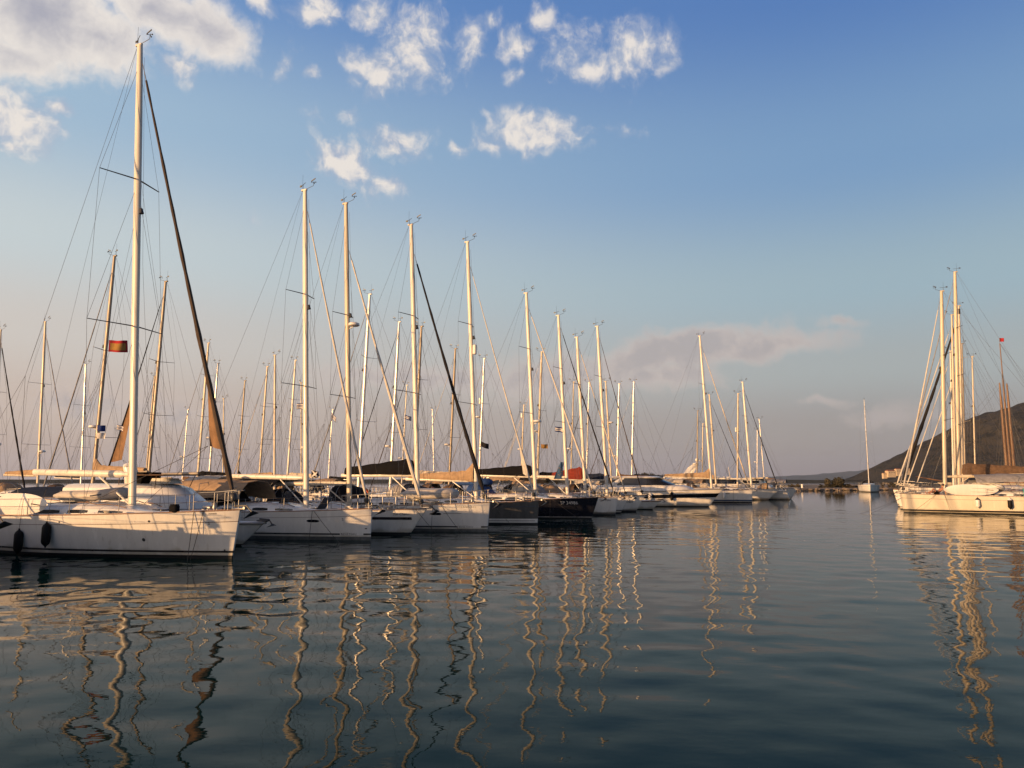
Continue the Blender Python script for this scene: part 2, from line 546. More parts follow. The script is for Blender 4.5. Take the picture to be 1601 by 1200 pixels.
# ------------------------------------------------------------------ hull
class Hull:
    """local frame: +x bow, +y port, z up, origin amidships on the waterline; d = distance aft of the waterline stem"""

    def __init__(s, L, B, fb, fs, rake=.3, ts=.82, full=.58, wb=.42, flare=.75, tr=-.35):
        s.L, s.B, s.fb, s.fs, s.rake, s.ts, s.full, s.wb, s.flare, s.tr = L, B, fb, fs, rake, ts, full, wb, flare, tr

    def X(s, d):
        return s.L / 2 - d

    def top(s, t):
        return lerp(s.fb, s.fs, max(0, min(1, t)) ** .75) - .05 * math.sin(math.pi * max(0, min(1, t)))

    def ztop(s, d):
        return s.top(d / s.L)

    def plan(s, t):
        t = max(0, min(1, t))
        if t < s.full:
            return max(0, 1 - (1 - t / s.full) ** 2) ** .82
        return 1 - (1 - s.ts) * ((t - s.full) / (1 - s.full)) ** 2

    def hb(s, t, z):
        dk = s.B / 2 * s.plan(t) + .04
        if t < .5:
            wr = lerp(s.wb, .9, (max(0, t) / .5) ** .8)
        else:
            wr = lerp(.9, .78, (t - .5) / .5)
        wl = s.B / 2 * s.plan(t) * wr + .025
        if z <= 0:
            return wl * (1 + .45 * z)
        return lerp(wl, dk, min(1.05, z / s.top(t)) ** s.flare)

    def off(s, t, z):
        o = s.rake * (z / s.fb) * max(0, 1 - t / .24) ** 1.6
        if t > .84:
            o += s.tr * -((t - .84) / .16) * (z / s.fs)
        return o

    def tt(s, d, z):
        t = d / s.L
        for _ in range(8):
            t = (d + s.off(max(0, t), z)) / s.L
        return t

    def pt(s, d, z, side, out=.004):
        t = max(0, s.tt(d, z))
        return Vector((s.X(d), side * (s.hb(t, z) + out), z))

    def edge(s, t, side, inset=0.0, dz=0.0):
        z = s.top(t)
        return Vector((s.X(t * s.L) + s.off(t, z), side * max(.0, s.hb(t, z) - inset), z + dz))

    def edge_d(s, d, side, inset=0.0, dz=0.0):
        t = s.tt(d, s.ztop(max(0, d)))
        return s.edge(max(0, t), side, inset, dz)

    def mesh(s, mats, anti=.10, strp=(.20, .27), cove=(.72, .735), N=30):
        """mats: topside, antifoul, boot stripe, cove stripe"""
        ts_ = [(i / N) ** 1.45 for i in range(N + 1)]
        cols = {}
        rows = []
        zl = [(-.45, 1), (-.2, 1), (0, 1), (anti, 0)]
        if strp:
            zl += [(strp[0], 2), (strp[1], 0)]
        fr = [.2, .42] + ([cove[0], cove[1]] if cove else [.7]) + [.86, 1.0]
        base = zl[-1][0]
        rings = {1: [], -1: []}
        for sd in (1, -1):
            for t in ts_:
                r = []
                tp = s.top(t)
                for z, _ in zl:
                    r.append(z)
                for q in fr:
                    r.append(lerp(base, tp, q))
                rings[sd].append([Vector((s.X(t * s.L) + s.off(t, z), sd * s.hb(t, z), z)) for z in r])
        K = len(rings[1][0])
        mi = [m_ for _, m_ in zl]
        # material of the band ABOVE each row j
        band = []
        for j in range(K - 1):
            if j < len(zl):
                band.append(mi[j] if j != 3 else 0)
            else:
                q = j - len(zl)
                band.append(3 if (cove and q == 2) else 0)
        mb = MB()
        o = {}
        for sd in (1, -1):
            o[sd] = len(mb.v)
            for r in rings[sd]:
                mb.v += [tuple(p) for p in r]
        for sd in (1, -1):
            for i in range(N):
                for j in range(K - 1):
                    a = o[sd] + i * K + j
                    q = (a, a + 1, a + K + 1, a + K)
                    mb.f.append(q if sd < 0 else q[::-1])
                    mb.m.append(band[j])
        for i, fl in ((0, True), (N, False)):
            for j in range(K - 1):
                a, b = o[-1] + i * K + j, o[1] + i * K + j
                q = (a, b, b + 1, a + 1)
                mb.f.append(q if not fl else q[::-1])
                mb.m.append(band[j])
        return mb

    def deck(s, N=24, crown=.07, dz=-.012):
        mb = MB()
        rings = []
        for i in range(N + 1):
            t = (i / N) ** 1.3
            r = []
            for k in range(7):
                y = -1 + 2 * k / 6
                e = s.edge(t, 1, .004)
                r.append(Vector((e.x - (.004 if i == 0 else (-.004 if i == N else 0)), e.y * y, e.z + dz + crown * (1 - y * y) * min(1, e.y))))
            rings.append(r)
        mb.loft(rings, 0, closed=False)
        mb.f = [f[::-1] for f in mb.f]
        return mb

    def patch(s, d0, d1, z0, z1, side, out=.004, nx=10, rnd=0.0, slope=0.0):
        """a thin skin lying on the hull side (port light, stripe)"""
        mb = MB()
        rings = []
        for i in range(nx + 1):
            u = i / nx
            d = lerp(d0, d1, u)
            zc, zh = (z0 + z1) / 2 + slope * (d - d0), (z1 - z0) / 2
            if rnd:
                e = min(u, 1 - u) * (d1 - d0)
                k = 1.0 if e > rnd else math.sqrt(max(.02, 1 - (1 - e / rnd) ** 2))
                zh *= k
            rings.append([s.pt(d, zc + zh * q, side, out) for q in (-1, -.33, .33, 1)])
        mb.loft(rings, 0, closed=False)
        if side > 0:
            mb.f = [f[::-1] for f in mb.f]
        return mb


def text_on_hull(H, txt, d, z, size, side, m, parent, name='lettering', out=.006, slope=0.0, italic=0.0, spacing=1.0):
    cu = bpy.data.curves.new(name, 'FONT')
    cu.body = txt
    cu.size = size
    cu.shear = italic
    cu.space_character = spacing
    cu.resolution_u = 2
    tmp = bpy.data.objects.new(name, cu)
    COL.objects.link(tmp)
    dg = bpy.context.evaluated_depsgraph_get()
    me = bpy.data.meshes.new_from_object(tmp.evaluated_get(dg))
    bpy.data.objects.remove(tmp)
    me.name = name
    for v in me.vertices:
        x, y = v.co.x, v.co.y
        dd = d - x if side < 0 else d + x
        v.co = H.pt(dd, z + y + slope * x, side, out)
    me.materials.clear()
    me.materials.append(m)
    o = bpy.data.objects.new(name, me)
    COL.objects.link(o)
    o.parent = parent
    return o


def plan_loft(mb, levels, zfun=None, m=0, cap0=False, cap1=True, n=9, X=None):
    """stack of plan outlines (d_front, d_aft, half width, z, nose) closed into a cabin-like solid"""
    rings = []
    for (d0, d1, w, z, nose) in levels:
        pts = []
        for k in range(n):
            a = math.pi / 2 * (1 - k / (n - 1) * 2)
            pts.append((d0 + nose * (1 - abs(math.cos(a)) ** .75), w * math.copysign(abs(math.sin(a)) ** .85, math.sin(a))))
        r = min(.15, w * .3)
        pts += [(d1 - r, -w), (d1, -w + r), (d1, w - r), (d1 - r, w)]
        rings.append([Vector((X(p[0]), p[1], z + (zfun(p[0], p[1]) if zfun else 0))) for p in pts])
    mb.loft(rings, m, True, cap0, cap1)


# ------------------------------------------------------------------ fittings on a sailing yacht
def tri_cloth(mb, a, b, c, n=8, sag=.08, m=0):
    """cloth panel a-b (luff) with clew c"""
    a, b, c = Vector(a), Vector(b), Vector(c)
    nr = (b - a).cross(c - a).normalized()
    rows = []
    for i in range(n + 1):
        p, q = a.lerp(b, i / n), c.lerp(b, i / n)
        rows.append([p.lerp(q, j / 6) + nr * (sag * math.sin(j / 6 * math.pi * 1.6) * (1 - i / n)) for j in range(7)])
    mb.loft(rows, m, closed=False)


def sailboat(label, stem, head, L, B, mast=None, H=None, J=None, fb=1.4, fs=1.15, rake=.25, rakeang=2.6, hullm=None, cove=True, covem=None, stripem=None, antim=None,
             strp=(.20, .27), anti=.10, mastm=None, mast_r=(.142, .11), genoa=None, gfrac=.95, gr=.085, clew=None, boom=True, boomlen=None, boomz=1.45, cover=None, coverm=None, coverh=.65,
             spread=(.37, .69), sprlen=None, spray=None, bimini=None, rails=True, detail=2, ports=(), hatches=0, anchor=True, radar=None, toerail=None, vang=True, group=None,
             name='sailing_yacht', roofh=.36, ts=.82, boomtilt=.02, hullmat_deck=None, wb=.42, masthead=True, bandw=None):
    """stem: world xy of the waterline stem; head: heading angle; mast: photo pixel of the masthead"""
    hd = Vector((math.cos(head), math.sin(head), 0))
    org = Vector((stem[0], stem[1], 0)) - hd * (L / 2)
    root = empty(name, org, head, label, 'sailing yacht', group)
    Hh = Hull(L, B, fb, fs, rake, ts, wb=wb)
    rt = R(rakeang)
    if mast:
        nrm_ = Vector((hd.y, -hd.x))
        d = ray(*mast)
        t = (nrm_.dot(Vector(stem[:2]))) / nrm_.dot(Vector(d[:2]))
        P = d * t + Vector((0, 0, CH))
        back = -(Vector(P[:2]) - Vector(stem[:2])).dot(Vector(hd[:2]))
        H = P.z
        J = back - H * math.tan(rt)
    X = Hh.X
    hullm = hullm or HULLW
    hull = Hh.mesh(None, anti, strp, (.72, .735) if cove else None).build('hull', [hullm, antim or ANTIF, stripem or STRIPE, covem or STRIPE], root, ang=50)
    Hh.deck().build('deck', hullmat_deck or DECKM, root)
    # toe rail
    for sd in (1, -1):
        mb = MB()
        pts = [Hh.edge((i / 22) ** 1.4, sd, .03, .02) for i in range(23)]
        mb.tube(pts, .028, .024, n=5)
        mb.build('toe_rail', toerail or TEAK, root)
    # coachroof
    dr0, dr1 = L * .2, L * .68
    wmx = B * .30

    def rz_(d, y):
        return Hh.ztop(d) + .02
    def rh(d):
        return roofh * sst((d - dr0 + .15) / (L * .26)) + .03
    mb = MB()
    rings = []
    NR = 14
    for i in range(NR + 1):
        d = lerp(dr0, dr1, i / NR)
        w = wmx * (.35 + .65 * min(1, (i / NR) / .45) ** .7)
        w = min(w, Hh.edge_d(d, 1).y - .32)
        z, h = rz_(d, 0), rh(d)
        rings.append([Vector((X(d), w * a, z + h * b)) for a, b in ((-1, -.15), (-.95, .55), (-.84, .92), (-.45, 1.06), (0, 1.1), (.45, 1.06), (.84, .92), (.95, .55), (1, -.15))])
    mb.loft(rings)
    croof = mb.build('coachroof', WHITE, root, ang=45)

    def roof_side(d, q, sd, out=.004):
        i = (d - dr0) / (dr1 - dr0)
        w = wmx * (.35 + .65 * min(1, i / .45) ** .7)
        w = min(w, Hh.edge_d(d, 1).y - .32)
        z, h = rz_(d, 0), rh(d)
        return Vector((X(d), sd * (w * lerp(1, .95, (q + .15) / .7) + out), z + h * q))
    if detail >= 1:
        for sd in (1, -1):
            for (a, b) in ((.30, .37), (.40, .47), (.50, .62)):
                mb = MB()
                rings = []
                for i in range(5):
                    d = L * lerp(a, b, i / 4)
                    k = 1 if 0 < i < 4 else .7
                    rings.append([roof_side(d, .26 - .16 * k, sd), roof_side(d, .26 + .2 * k, sd)])
                mb.loft(rings, 0, closed=False)
                if sd > 0:
                    mb.f = [f[::-1] for f in mb.f]
                mb.build('window', GLASS, croof)
    # cockpit coamings, wheel
    for sd in (1, -1):
        mb = MB()
        y0 = B * .27
        pts = [Vector((X(L * .66), sd * y0, Hh.ztop(L * .66) + .14)), Vector((X(L * .8), sd * y0 * 1.05, Hh.ztop(L * .8) + .16)), Vector((X(L * .95), sd * y0, Hh.ztop(L * .95) + .12))]
        mb.tube(pts, .17, .13, n=8)
        mb.build('coaming', WHITE, root)
        if detail >= 2:
            for k_, q in enumerate((.2, .55)):
                wp = pts[0].lerp(pts[2], q) + Vector((0, 0, .12))
                mb = MB()
                mb.tube([wp, wp + Vector((0, 0, .05)), wp + Vector((0, 0, .09)), wp + Vector((0, 0, .16)), wp + Vector((0, 0, .19))], [.085, .08, .055, .06, .075], n=10)
                mb.build('winch', STEEL, root)
            mb = MB()
            hp = [roof_side(lerp(L * .30, L * .64, i / 12), .95, sd, -.10) + Vector((0, 0, .03 + .05 * (i % 3 != 0))) for i in range(13)]
            mb.tube(hp, .016, n=5)
            mb.build('handrail', TEAK, croof)
            # coil of rope on the side deck and hanging on the rail
            mb = MB()
            cc = Hh.edge_d(L * (.30 if sd < 0 else .42), sd, .28, .06)
            for k_ in range(4):
                mb.tube([cc + Vector(((.13 + .012 * k_) * math.cos(a), (.11 + .01 * k_) * math.sin(a), .022 * k_)) for a in [2 * math.pi * i / 14 for i in range(15)]], .014, n=5)
            mb.build('rope_coil', ROPEW, root)
    if detail >= 2:
        for k_, dq in enumerate((L * .235, L * .56)):
            mb = MB()
            zq = rz_(dq, 0) + rh(dq) * 1.10
            mb.box((X(dq), 0, zq + .015), (.55, .52, .05), 0, .018)
            mb.build('deck_hatch', GLASS, root)
        mb = MB()
        mb.tube([(X(.9), 0, fb + .04), (X(.9), 0, fb + .16), (X(.9), 0, fb + .24)], [.10, .07, .09], n=10)
        mb.box((X(1.2), 0, fb + .07), (.4, .22, .12), 0, .03)
        mb.build('windlass', STEEL, root)
        for sd in (1, -1):
            mb = MB()
            cq = Hh.edge_d(.8, sd, .12, .03)
            mb.tube([cq + Vector((-.14, 0, .05)), cq + Vector((.14, 0, .05))], .018, n=6)
            mb.tube([cq + Vector((-.05, 0, -.02)), cq + Vector((-.05, 0, .05)), cq + Vector((.05, 0, .05)), cq + Vector((.05, 0, -.02))], .014, n=5)
            mb.build('cleat', STEEL, root)
    if detail >= 1:
        mb = MB()
        wx, wz = X(L * .85), Hh.ztop(L * .85) + .75
        mb.tube([(wx, .48 * math.cos(a), wz + .48 * math.sin(a)) for a in [i * math.pi / 8 for i in range(17)]], .016, n=5, ref=(1, 0, 0))
        for a in (0, 2.1, 4.2):
            mb.tube([(wx, 0, wz), (wx, .48 * math.cos(a), wz + .48 * math.sin(a))], .01, n=4)
        w_ = mb.build('steering_wheel', STEEL, root)
        mb = MB()
        mb.tube([(wx + .1, 0, wz - .8), (wx + .1, 0, wz + .1)], [.12, .08], n=8)
        mb.build('pedestal', WHITE, root)
    # mast
    zb = Hh.ztop(J) + (rh(J) if dr0 < J < dr1 else .0)
    base = Vector((X(J) - zb * math.tan(rt), 0, zb - .02))
    up = Vector((-math.sin(rt), 0, math.cos(rt)))
    ML = (H - zb) / math.cos(rt)
    mp = lambda f: base + up * (ML * f)
    mastm = mastm or ALU
    mb = MB()
    fr = [0, .1, .3, .6, .82, .93, 1.0]
    tp = [1, 1, 1, 1, .97, .86, .74]
    mb.tube([mp(f) for f in fr], [mast_r[0] * k for k in tp], [mast_r[1] * k for k in tp], n=12)
    mo = mb.build('mast', mastm, root)
    k_ = mast_r[0] / .15
    if detail >= 1:
        for f in spread:
            for sd in (1, -1):
                sl = (sprlen or B * .31) * (1.12 if f < .5 else .92 if f < .62 or len(spread) == 2 else .75)
                p0 = mp(f) + Vector((0, sd * mast_r[1] * .8, 0))
                p1 = mp(f) + Vector((-sl * .30, sd * sl, .04))
                mb = MB()
                mb.tube([p0, p1], [.055 * k_, .035 * k_], [.02, .014], n=6, ref=(0, 0, 1))
                mb.build('spreader', DARKM if detail >= 2 else mastm, mo)
        # masthead: sheave box, light, wind vane and anemometer
        if masthead:
            mb = MB()
            tpv = mp(1.0)
            mb.box(tpv + Vector((-.05, 0, .03)), (.34, .11, .10), 0, .02)
            mb.build('sheave_box', mastm, mo)
            mb = MB()
            q = tpv + Vector((.05, 0, .06))
            mb.tube([q, q + Vector((.42, .05, .14)), q + Vector((.44, .05, .36))], .012, n=5)
            e = q + Vector((.44, .05, .30))
            for a in (0, 2.1, 4.2):
                mb.tube([e, e + Vector((.10 * math.cos(a), .10 * math.sin(a), 0))], .012, n=4)
                mb.sphere(e + Vector((.12 * math.cos(a), .12 * math.sin(a), 0)), .032, 6, 4)
            mb.box(e + Vector((.02, -.06, .12)), (.26, .02, .05), ry=-.4)
            mb.build('anemometer', DARKM, mo)
            mb = MB()
            q = tpv + Vector((-.12, 0, .06))
            mb.tube([q, q + Vector((0, 0, .26))], .010, n=5)
            mb.tube([q + Vector((-.26, .14, .26)), q + Vector((.22, -.1, .30))], .012, n=5)
            mb.box(q + Vector((-.26, .14, .27)), (.14, .015, .10))
            mb.build('wind_vane', DARKM, mo)
            mb = MB()
            mb.tube([tpv + Vector((-.16, 0, .05)), tpv + Vector((-.16, 0, .85))], .006, n=4)
            mb.build('antenna', DARKM, mo)
            mb = MB()
            q = mp(.62) + Vector((mast_r[0] + .05, 0, 0))
            mb.box(q, (.12, .12, .16), 0, .03)
            mb.tube([q + Vector((0, 0, .05)), q + Vector((.04, 0, -.14))], [.06, .09], n=8)
            mb.build('deck_light', DARKM, mo)
    if radar:
        mb = MB()
        q = mp(radar) + Vector((mast_r[0] + .28, 0, 0))
        mb.tube([mp(radar) + Vector((mast_r[0] * .8, 0, -.2)), q + Vector((0, 0, -.06))], .03, n=5)
        mb.tube([q + Vector((0, 0, -.07)), q + Vector((0, 0, -.03)), q + Vector((0, 0, .08)), q + Vector((0, 0, .13))], [.24, .30, .28, .16], n=14)
        mb.build('radar_dome', WHITE, mo)
    # standing rigging
    wr_ = .0075 if detail >= 2 else .009
    chain = {sd: Hh.edge_d(J + .25, sd, .10, .02) for sd in (1, -1)}
    for sd in (1, -1):
        mb = MB()
        sp = []
        for f in spread:
            sl = (sprlen or B * .31) * (1.12 if f < .5 else .92 if f < .62 or len(spread) == 2 else .75)
            sp.append(mp(f) + Vector((-sl * .30, sd * sl, .04)))
        path = [chain[sd]] + sp + [mp(.955)]
        mb.tube(path, wr_, n=4)
        mb.tube([chain[sd] + Vector((-.18, 0, 0)), mp(spread[0] - .015)], wr_, n=4)
        if len(sp) > 1:
            mb.tube([sp[0], mp(spread[1] - .01)], wr_, n=4)
        mb.build('shroud', WIRE, root)
    mb = MB()
    t_ = mp(.995) + Vector((-.18, 0, 0))
    spl = t_.lerp(Vector((X(L * .97), 0, Hh.ztop(L))), .70)
    mb.tube([t_, spl], wr_, n=4)
    for sd in (1, -1):
        mb.tube([spl, Hh.edge(.975, sd, .35)], wr_, n=4)
    mb.build('backstay', WIRE, root)
    mb = MB()
    mb.tube([mp(.97) + Vector((mast_r[0] + .05, .04, 0)), mp(.5) + Vector((mast_r[0] + .12, .06, 0)), Vector((X(J) + .7, .2, zb + .05))], .006, n=4)
    mb.tube([mp(spread[-1]) + Vector((mast_r[0], 0, 0)), Vector((X(J * .45), 0, Hh.ztop(J * .45) + .1))], .006, n=4)
    mb.build('halyard', ROPE, root)
    # forestay with furled genoa
    f0 = Vector((X(0) + rake - .22, 0, fb + .10))
    f1 = mp(gfrac) + Vector((mast_r[0], 0, 0))
    if genoa:
        mb = MB()
        n_ = 26
        a_, b_ = f0.lerp(f1, .035), f0.lerp(f1, .955)
        pts = []
        rr = []
        for i in range(n_ + 1):
            u = i / n_
            sag = -.012 * L * math.sin(math.pi * u) * .35
            pts.append(a_.lerp(b_, u) + Vector((sag * .4, 0, sag)))
            rr.append(gr * (1.0 - .62 * u) * (1 + .13 * math.sin(i * 2.3) + .06 * math.sin(i * 5.1)) * (.6 if i == 0 else 1))
        mb.tube(pts, rr, n=8)
        go = mb.build('furled_genoa', genoa, root)
        if clew:
            za, zb2, w = clew
            mb = MB()
            pa, pb = f0.lerp(f1, za / (f1.z - f0.z)), f0.lerp(f1, zb2 / (f1.z - f0.z))
            tri_cloth(mb, pa + Vector((-.05, 0, 0)), pb, pa + Vector((-w, .05, .15)))
            mb.build('clew', clew_mat(genoa), go)
            mb = MB()
            ck = pa + Vector((-w, .05, .15))
            mb.tube([ck, Vector((X(J) - 1.0, -B * .3, Hh.ztop(J) + .3))], .010, n=4)
            mb.tube([ck, Vector((X(J) - 1.0, B * .3, Hh.ztop(J) + .3))], .010, n=4)
            mb.build('sheet_rope', ROPE, go)
        mb = MB()
        mb.tube([f0, f0.lerp(f1, .036)], [.03, .03], n=6)
        mb.tube([f0.lerp(f1, .012), f0.lerp(f1, .014), f0.lerp(f1, .024), f0.lerp(f1, .026)], [.11, .13, .13, .1], n=10)
        mb.build('furling_drum', DARKM, root)
        mb = MB()
        mb.tube([b_, f1], [.02, .012], n=5)
        mb.build('forestay', WIRE, root)
    else:
        mb = MB()
        mb.tube([f0, f1], .010, n=5)
        mb.build('forestay', WIRE, root)
    # boom
    if boom:
        bl = boomlen or min(L * .40, L - J - 2.2)
        g = base + up * boomz + Vector((-mast_r[0] - .02, 0, 0))
        e = g + Vector((-bl, 0, bl * boomtilt))
        mb = MB()
        mb.tube([g, g.lerp(e, .06), g.lerp(e, .08), e], [.09, .09, .125 * k_, .115 * k_], [.07, .07, .085 * k_, .08 * k_], n=10, ref=(0, 1, 0))
        bo = mb.build('boom', mastm, root)
        if vang:
            mb = MB()
            mb.tube([base + Vector((-mast_r[0], 0, .12)), g.lerp(e, .30) + Vector((0, 0, -.1))], .035 * k_, n=6)
            mb.build('vang', mastm, root)
        mb = MB()
        mb.tube([e, t_], .005, n=4)
        mb.tube([g.lerp(e, .8) + Vector((0, 0, -.1)), Vector((X(L * .70), 0, Hh.ztop(L * .7) + roofh + .1))], .014, n=4)
        mb.build('topping_lift', ROPE, bo)
        mb = MB()
        for sd in (1, -1):
            hi = mp(.58) + Vector((-.05, sd * .12, 0))
            nd_ = hi.lerp(g.lerp(e, .5), .62)
            mb.tube([hi, nd_], .005, n=4)
            for q in (.35, .62, .86):
                mb.tube([nd_, g.lerp(e, q) + Vector((0, sd * .09, 0))], .005, n=4)
        mb.build('lazy_jack', ROPE, bo)
        cm = coverm or CLOTHK
        if cover == 'stack':
            mb = MB()
            rings = []
            for i in range(13):
                u = i / 12
                p = g.lerp(e, .02 + .93 * u) + Vector((0, 0, .09 * k_))
                h = lerp(coverh, coverh * .42, u ** .9) * (1 + .04 * math.sin(i * 1.9)) * (.8 if i == 0 else 1)
                w = .16 * k_ * (1 - .3 * u)
                rings.append([p + Vector((0, a * w, b * h)) for a, b in ((-.7, -.12), (-1, .12), (-.85, .55), (-.30, .95), (0, 1), (.30, .95), (.85, .55), (1, .12), (.7, -.12))])
            mb.loft(rings)
            mb.build('sail_cover', cm, bo)
        elif cover == 'bundle':
            mb = MB()
            rings = []
            for i in range(17):
                u = i / 16
                p = g.lerp(e, -.01 + .96 * u) + Vector((0, 0, .09 * k_))
                h = coverh * (1.0 - .62 * u ** .8) + coverh * .9 * max(0, 1 - u / .14) ** 1.6
                h *= 1 + .05 * math.sin(i * 2.7)
                w = .20 * k_ * (1 - .35 * u) * (1 + .08 * math.sin(i * 1.7))
                rings.append([p + Vector((0, a * w, b * h)) for a, b in ((-.6, -.2), (-1, .1), (-1.05, .4), (-.7, .75), (-.2, 1), (.2, 1), (.7, .75), (1.05, .4), (1, .1), (.6, -.2))])
            mb.loft(rings)
            mb.build('sail_cover', cm, bo)
    # canvas over the cockpit
    if spray:
        d0, d1 = L * .60, L * .71
        w = B * .30
        zz = Hh.ztop(d1) + roofh * .9
        mb = MB()
        rings = []
        for i, (d, h, wk) in enumerate(((d0, .05, .85), (d0 + .28, .40, .93), (d0 + .62, .72, .98), (lerp(d0, d1, .85), .86, 1), (d1 + .25, .84, 1.02))):
            rings.append([Vector((X(d), w * wk * math.copysign(abs(math.cos(a)) ** .6, math.cos(a)), zz - .25 + (h + .25) * abs(math.sin(a)) ** .7)) for a in [math.pi * k / 10 for k in range(11)]])
        mb.loft(rings, 0, closed=False)
        sp_ = mb.build('sprayhood', spray, root)
        mb = MB()
        for sd in (-1, 1):
            pass
        mb.tube([Vector((X(lerp(d0, d1, .85)), w * 1.02 * math.copysign(abs(math.cos(a)) ** .6, math.cos(a)), zz - .25 + 1.125 * abs(math.sin(a)) ** .7)) for a in [math.pi * k / 12 for k in range(13)]], .016, n=5, ref=(1, 0, 0))
        mb.build('sprayhood_frame', STEEL, sp_)
    if bimini:
        cmat, d0, d1, hz = bimini[:4]
        drop = bimini[4] if len(bimini) > 4 else .30
        w = B * .36
        zz = Hh.ztop(d1) + hz
        mb = MB()
        rings = []
        for i in range(7):
            d = lerp(d0, d1, i / 6)
            sg = -.05 * math.sin(math.pi * ((i / 2) % 1)) + .1 * math.sin(math.pi * i / 6)
            rings.append([Vector((X(d), w * y, zz + sg - drop * y ** 4 - .14 * y * y)) for y in (-1, -.85, -.5, 0, .5, .85, 1)])
        up_ = [[p + Vector((0, 0, .03)) for p in r] for r in rings]
        mb.loft([a + b[::-1] for a, b in zip(rings, up_)])
        bo_ = mb.build('bimini', cmat, root)
        mb = MB()
        mb.tube([Vector((X((d0 + d1) / 2), w * .97 * y, zz - .02 - .12 * y * y)) for y in (-1.0, -.5, 0, .5, 1.0)], .014, n=5)
        for sd in (1, -1):
            mb.tube([Vector((X((d0 + d1) / 2), sd * w * .97, zz - .14)), Vector((X((d0 + d1) / 2), sd * min(w + .05, Hh.edge_d((d0 + d1) / 2, 1).y - .1), Hh.ztop(d1) + .1))], .014, n=5)
        for d in (d0 + .1, (d0 + d1) / 2, d1 - .1):
            for sd in (1, -1):
                mb.tube([Vector((X((d0 + d1) / 2), sd * min(w + .05, Hh.edge_d((d0 + d1) / 2, 1).y - .1), Hh.ztop(d1) + .1)), Vector((X(d), sd * w * .97, zz - .25))], .014, n=5)
        mb.build('bimini_frame', STEEL, bo_)
    # rails
    if rails:
        ds = []
        d = 1.75
        while d < L - 1.2:
            ds.append(d)
            d += 2.0
        proto = None
        for sd in (1, -1):
            for d in ds:
                e = Hh.edge_d(d, sd, .09, 0)
                if proto is None:
                    mb = MB()
                    mb.tube([(0, 0, 0), (0, 0, .03), (0, 0, .03), (0, 0, .62)], [.03, .03, .0135, .011], n=6)
                    proto = mb.build('stanchion', STEEL, root)
                    o = proto
                else:
                    o = proto.copy()
                    COL.objects.link(o)
                    o.parent = root
                o.location = e
            mb = MB()
            for h in (.33, .61):
                mb.tube([Hh.edge_d(1.1, sd, .09, h)] + [Hh.edge_d(d, sd, .09, h) for d in ds] + [Hh.edge_d(L - .8, sd, .12, h)], .0055, n=4)
            mb.build('lifeline', WIRE, root)
        mb = MB()
        for h in (.36, .66):
            pts = [Hh.edge_d(1.15, 1, .09, h), Hh.edge_d(.5, 1, .08, h), Hh.edge_d(-rake * .5, 1, .02, h + .04), Hh.edge_d(-rake * .5, -1, .02, h + .04), Hh.edge_d(.5, -1, .08, h), Hh.edge_d(1.15, -1, .09, h)]
            if h < .5:
                mb.tube(pts[:2], .013, n=6)
                mb.tube(pts[4:], .013, n=6)
            else:
                pts[2] += Vector((.12, .06, 0))
                pts[3] += Vector((.12, -.06, 0))
                mb.tube(pts, .0145, n=6)
        for sd in (1, -1):
            for d, h in ((1.15, .66), (.5, .66), (.05, .69)):
                mb.tube([Hh.edge_d(d, sd, .09 if d > .2 else .03, 0), Hh.edge_d(d, sd, .09 if d > .2 else .03, h)], .0145, n=6)
        mb.build('pulpit', STEEL, root)
        mb = MB()
        for h in (.36, .66):
            mb.tube([Hh.edge_d(L - 1.3, 1, .1, h), Hh.edge_d(L - .25, 1, .14, h), Hh.edge_d(L - .25, -1, .14, h), Hh.edge_d(L - 1.3, -1, .1, h)], .0145, n=6)
        for sd in (1, -1):
            for d in (L - 1.3, L - .3):
                mb.tube([Hh.edge_d(d, sd, .12, 0), Hh.edge_d(d, sd, .12, .66)], .0145, n=6)
        mb.build('pushpit', STEEL, root)
    if anchor and detail >= 1:
        mb = MB()
        x0 = X(0) + rake
        mb.box((x0 - .05, 0, fb + .05), (.62, .14, .05), 0, .015)
        mb.tube([(x0 + .22, -.09, fb + .08), (x0 + .22, .09, fb + .08)], .05, n=8)
        mb.build('bow_roller', STEEL, root)
        mb = MB()
        mb.tube([(x0 - .3, 0, fb + .14), (x0 + .25, 0, fb + .16), (x0 + .52, 0, fb - .06)], .03, .018, n=6)
        tipx, tipz = x0 + .10, fb - .30
        kz = fb - .10
        for sd in (1, -1):
            mb.add([(x0 + .55, 0, fb - .0), (x0 + .60, sd * .24, fb - .10), (tipx + .02, 0, tipz), (x0 + .50, 0, fb - .12)], [(0, 1, 2), (0, 2, 3), (1, 3, 2), (0, 3, 1)])
        mb.build('anchor', DARKM, root)
    for k in range(hatches):
        d = dr0 + .1 + k * 2.2
        mb = MB()
        z = rz_(d, 0) + rh(d) * 1.12
        mb.box((X(d) + .1, -.1, z + .26), (.72, .62, .035), 0, .012, ry=-.9)
        mb.build('open_hatch', GLASS, root)
    for (d0, d1, z0, z1, rnd, pm) in ports:
        for sd in (1, -1):
            Hh.patch(d0, d1, z0, z1, sd, .005, 14, rnd).build('port_light', pm, hull)
    return root, Hh, dict(base=base, mp=mp, J=J, H=H, X=X, hull=hull)


def clew_mat(g):
    return SAILT if g in (SAILB, SAILK, SAILT) else SAILW


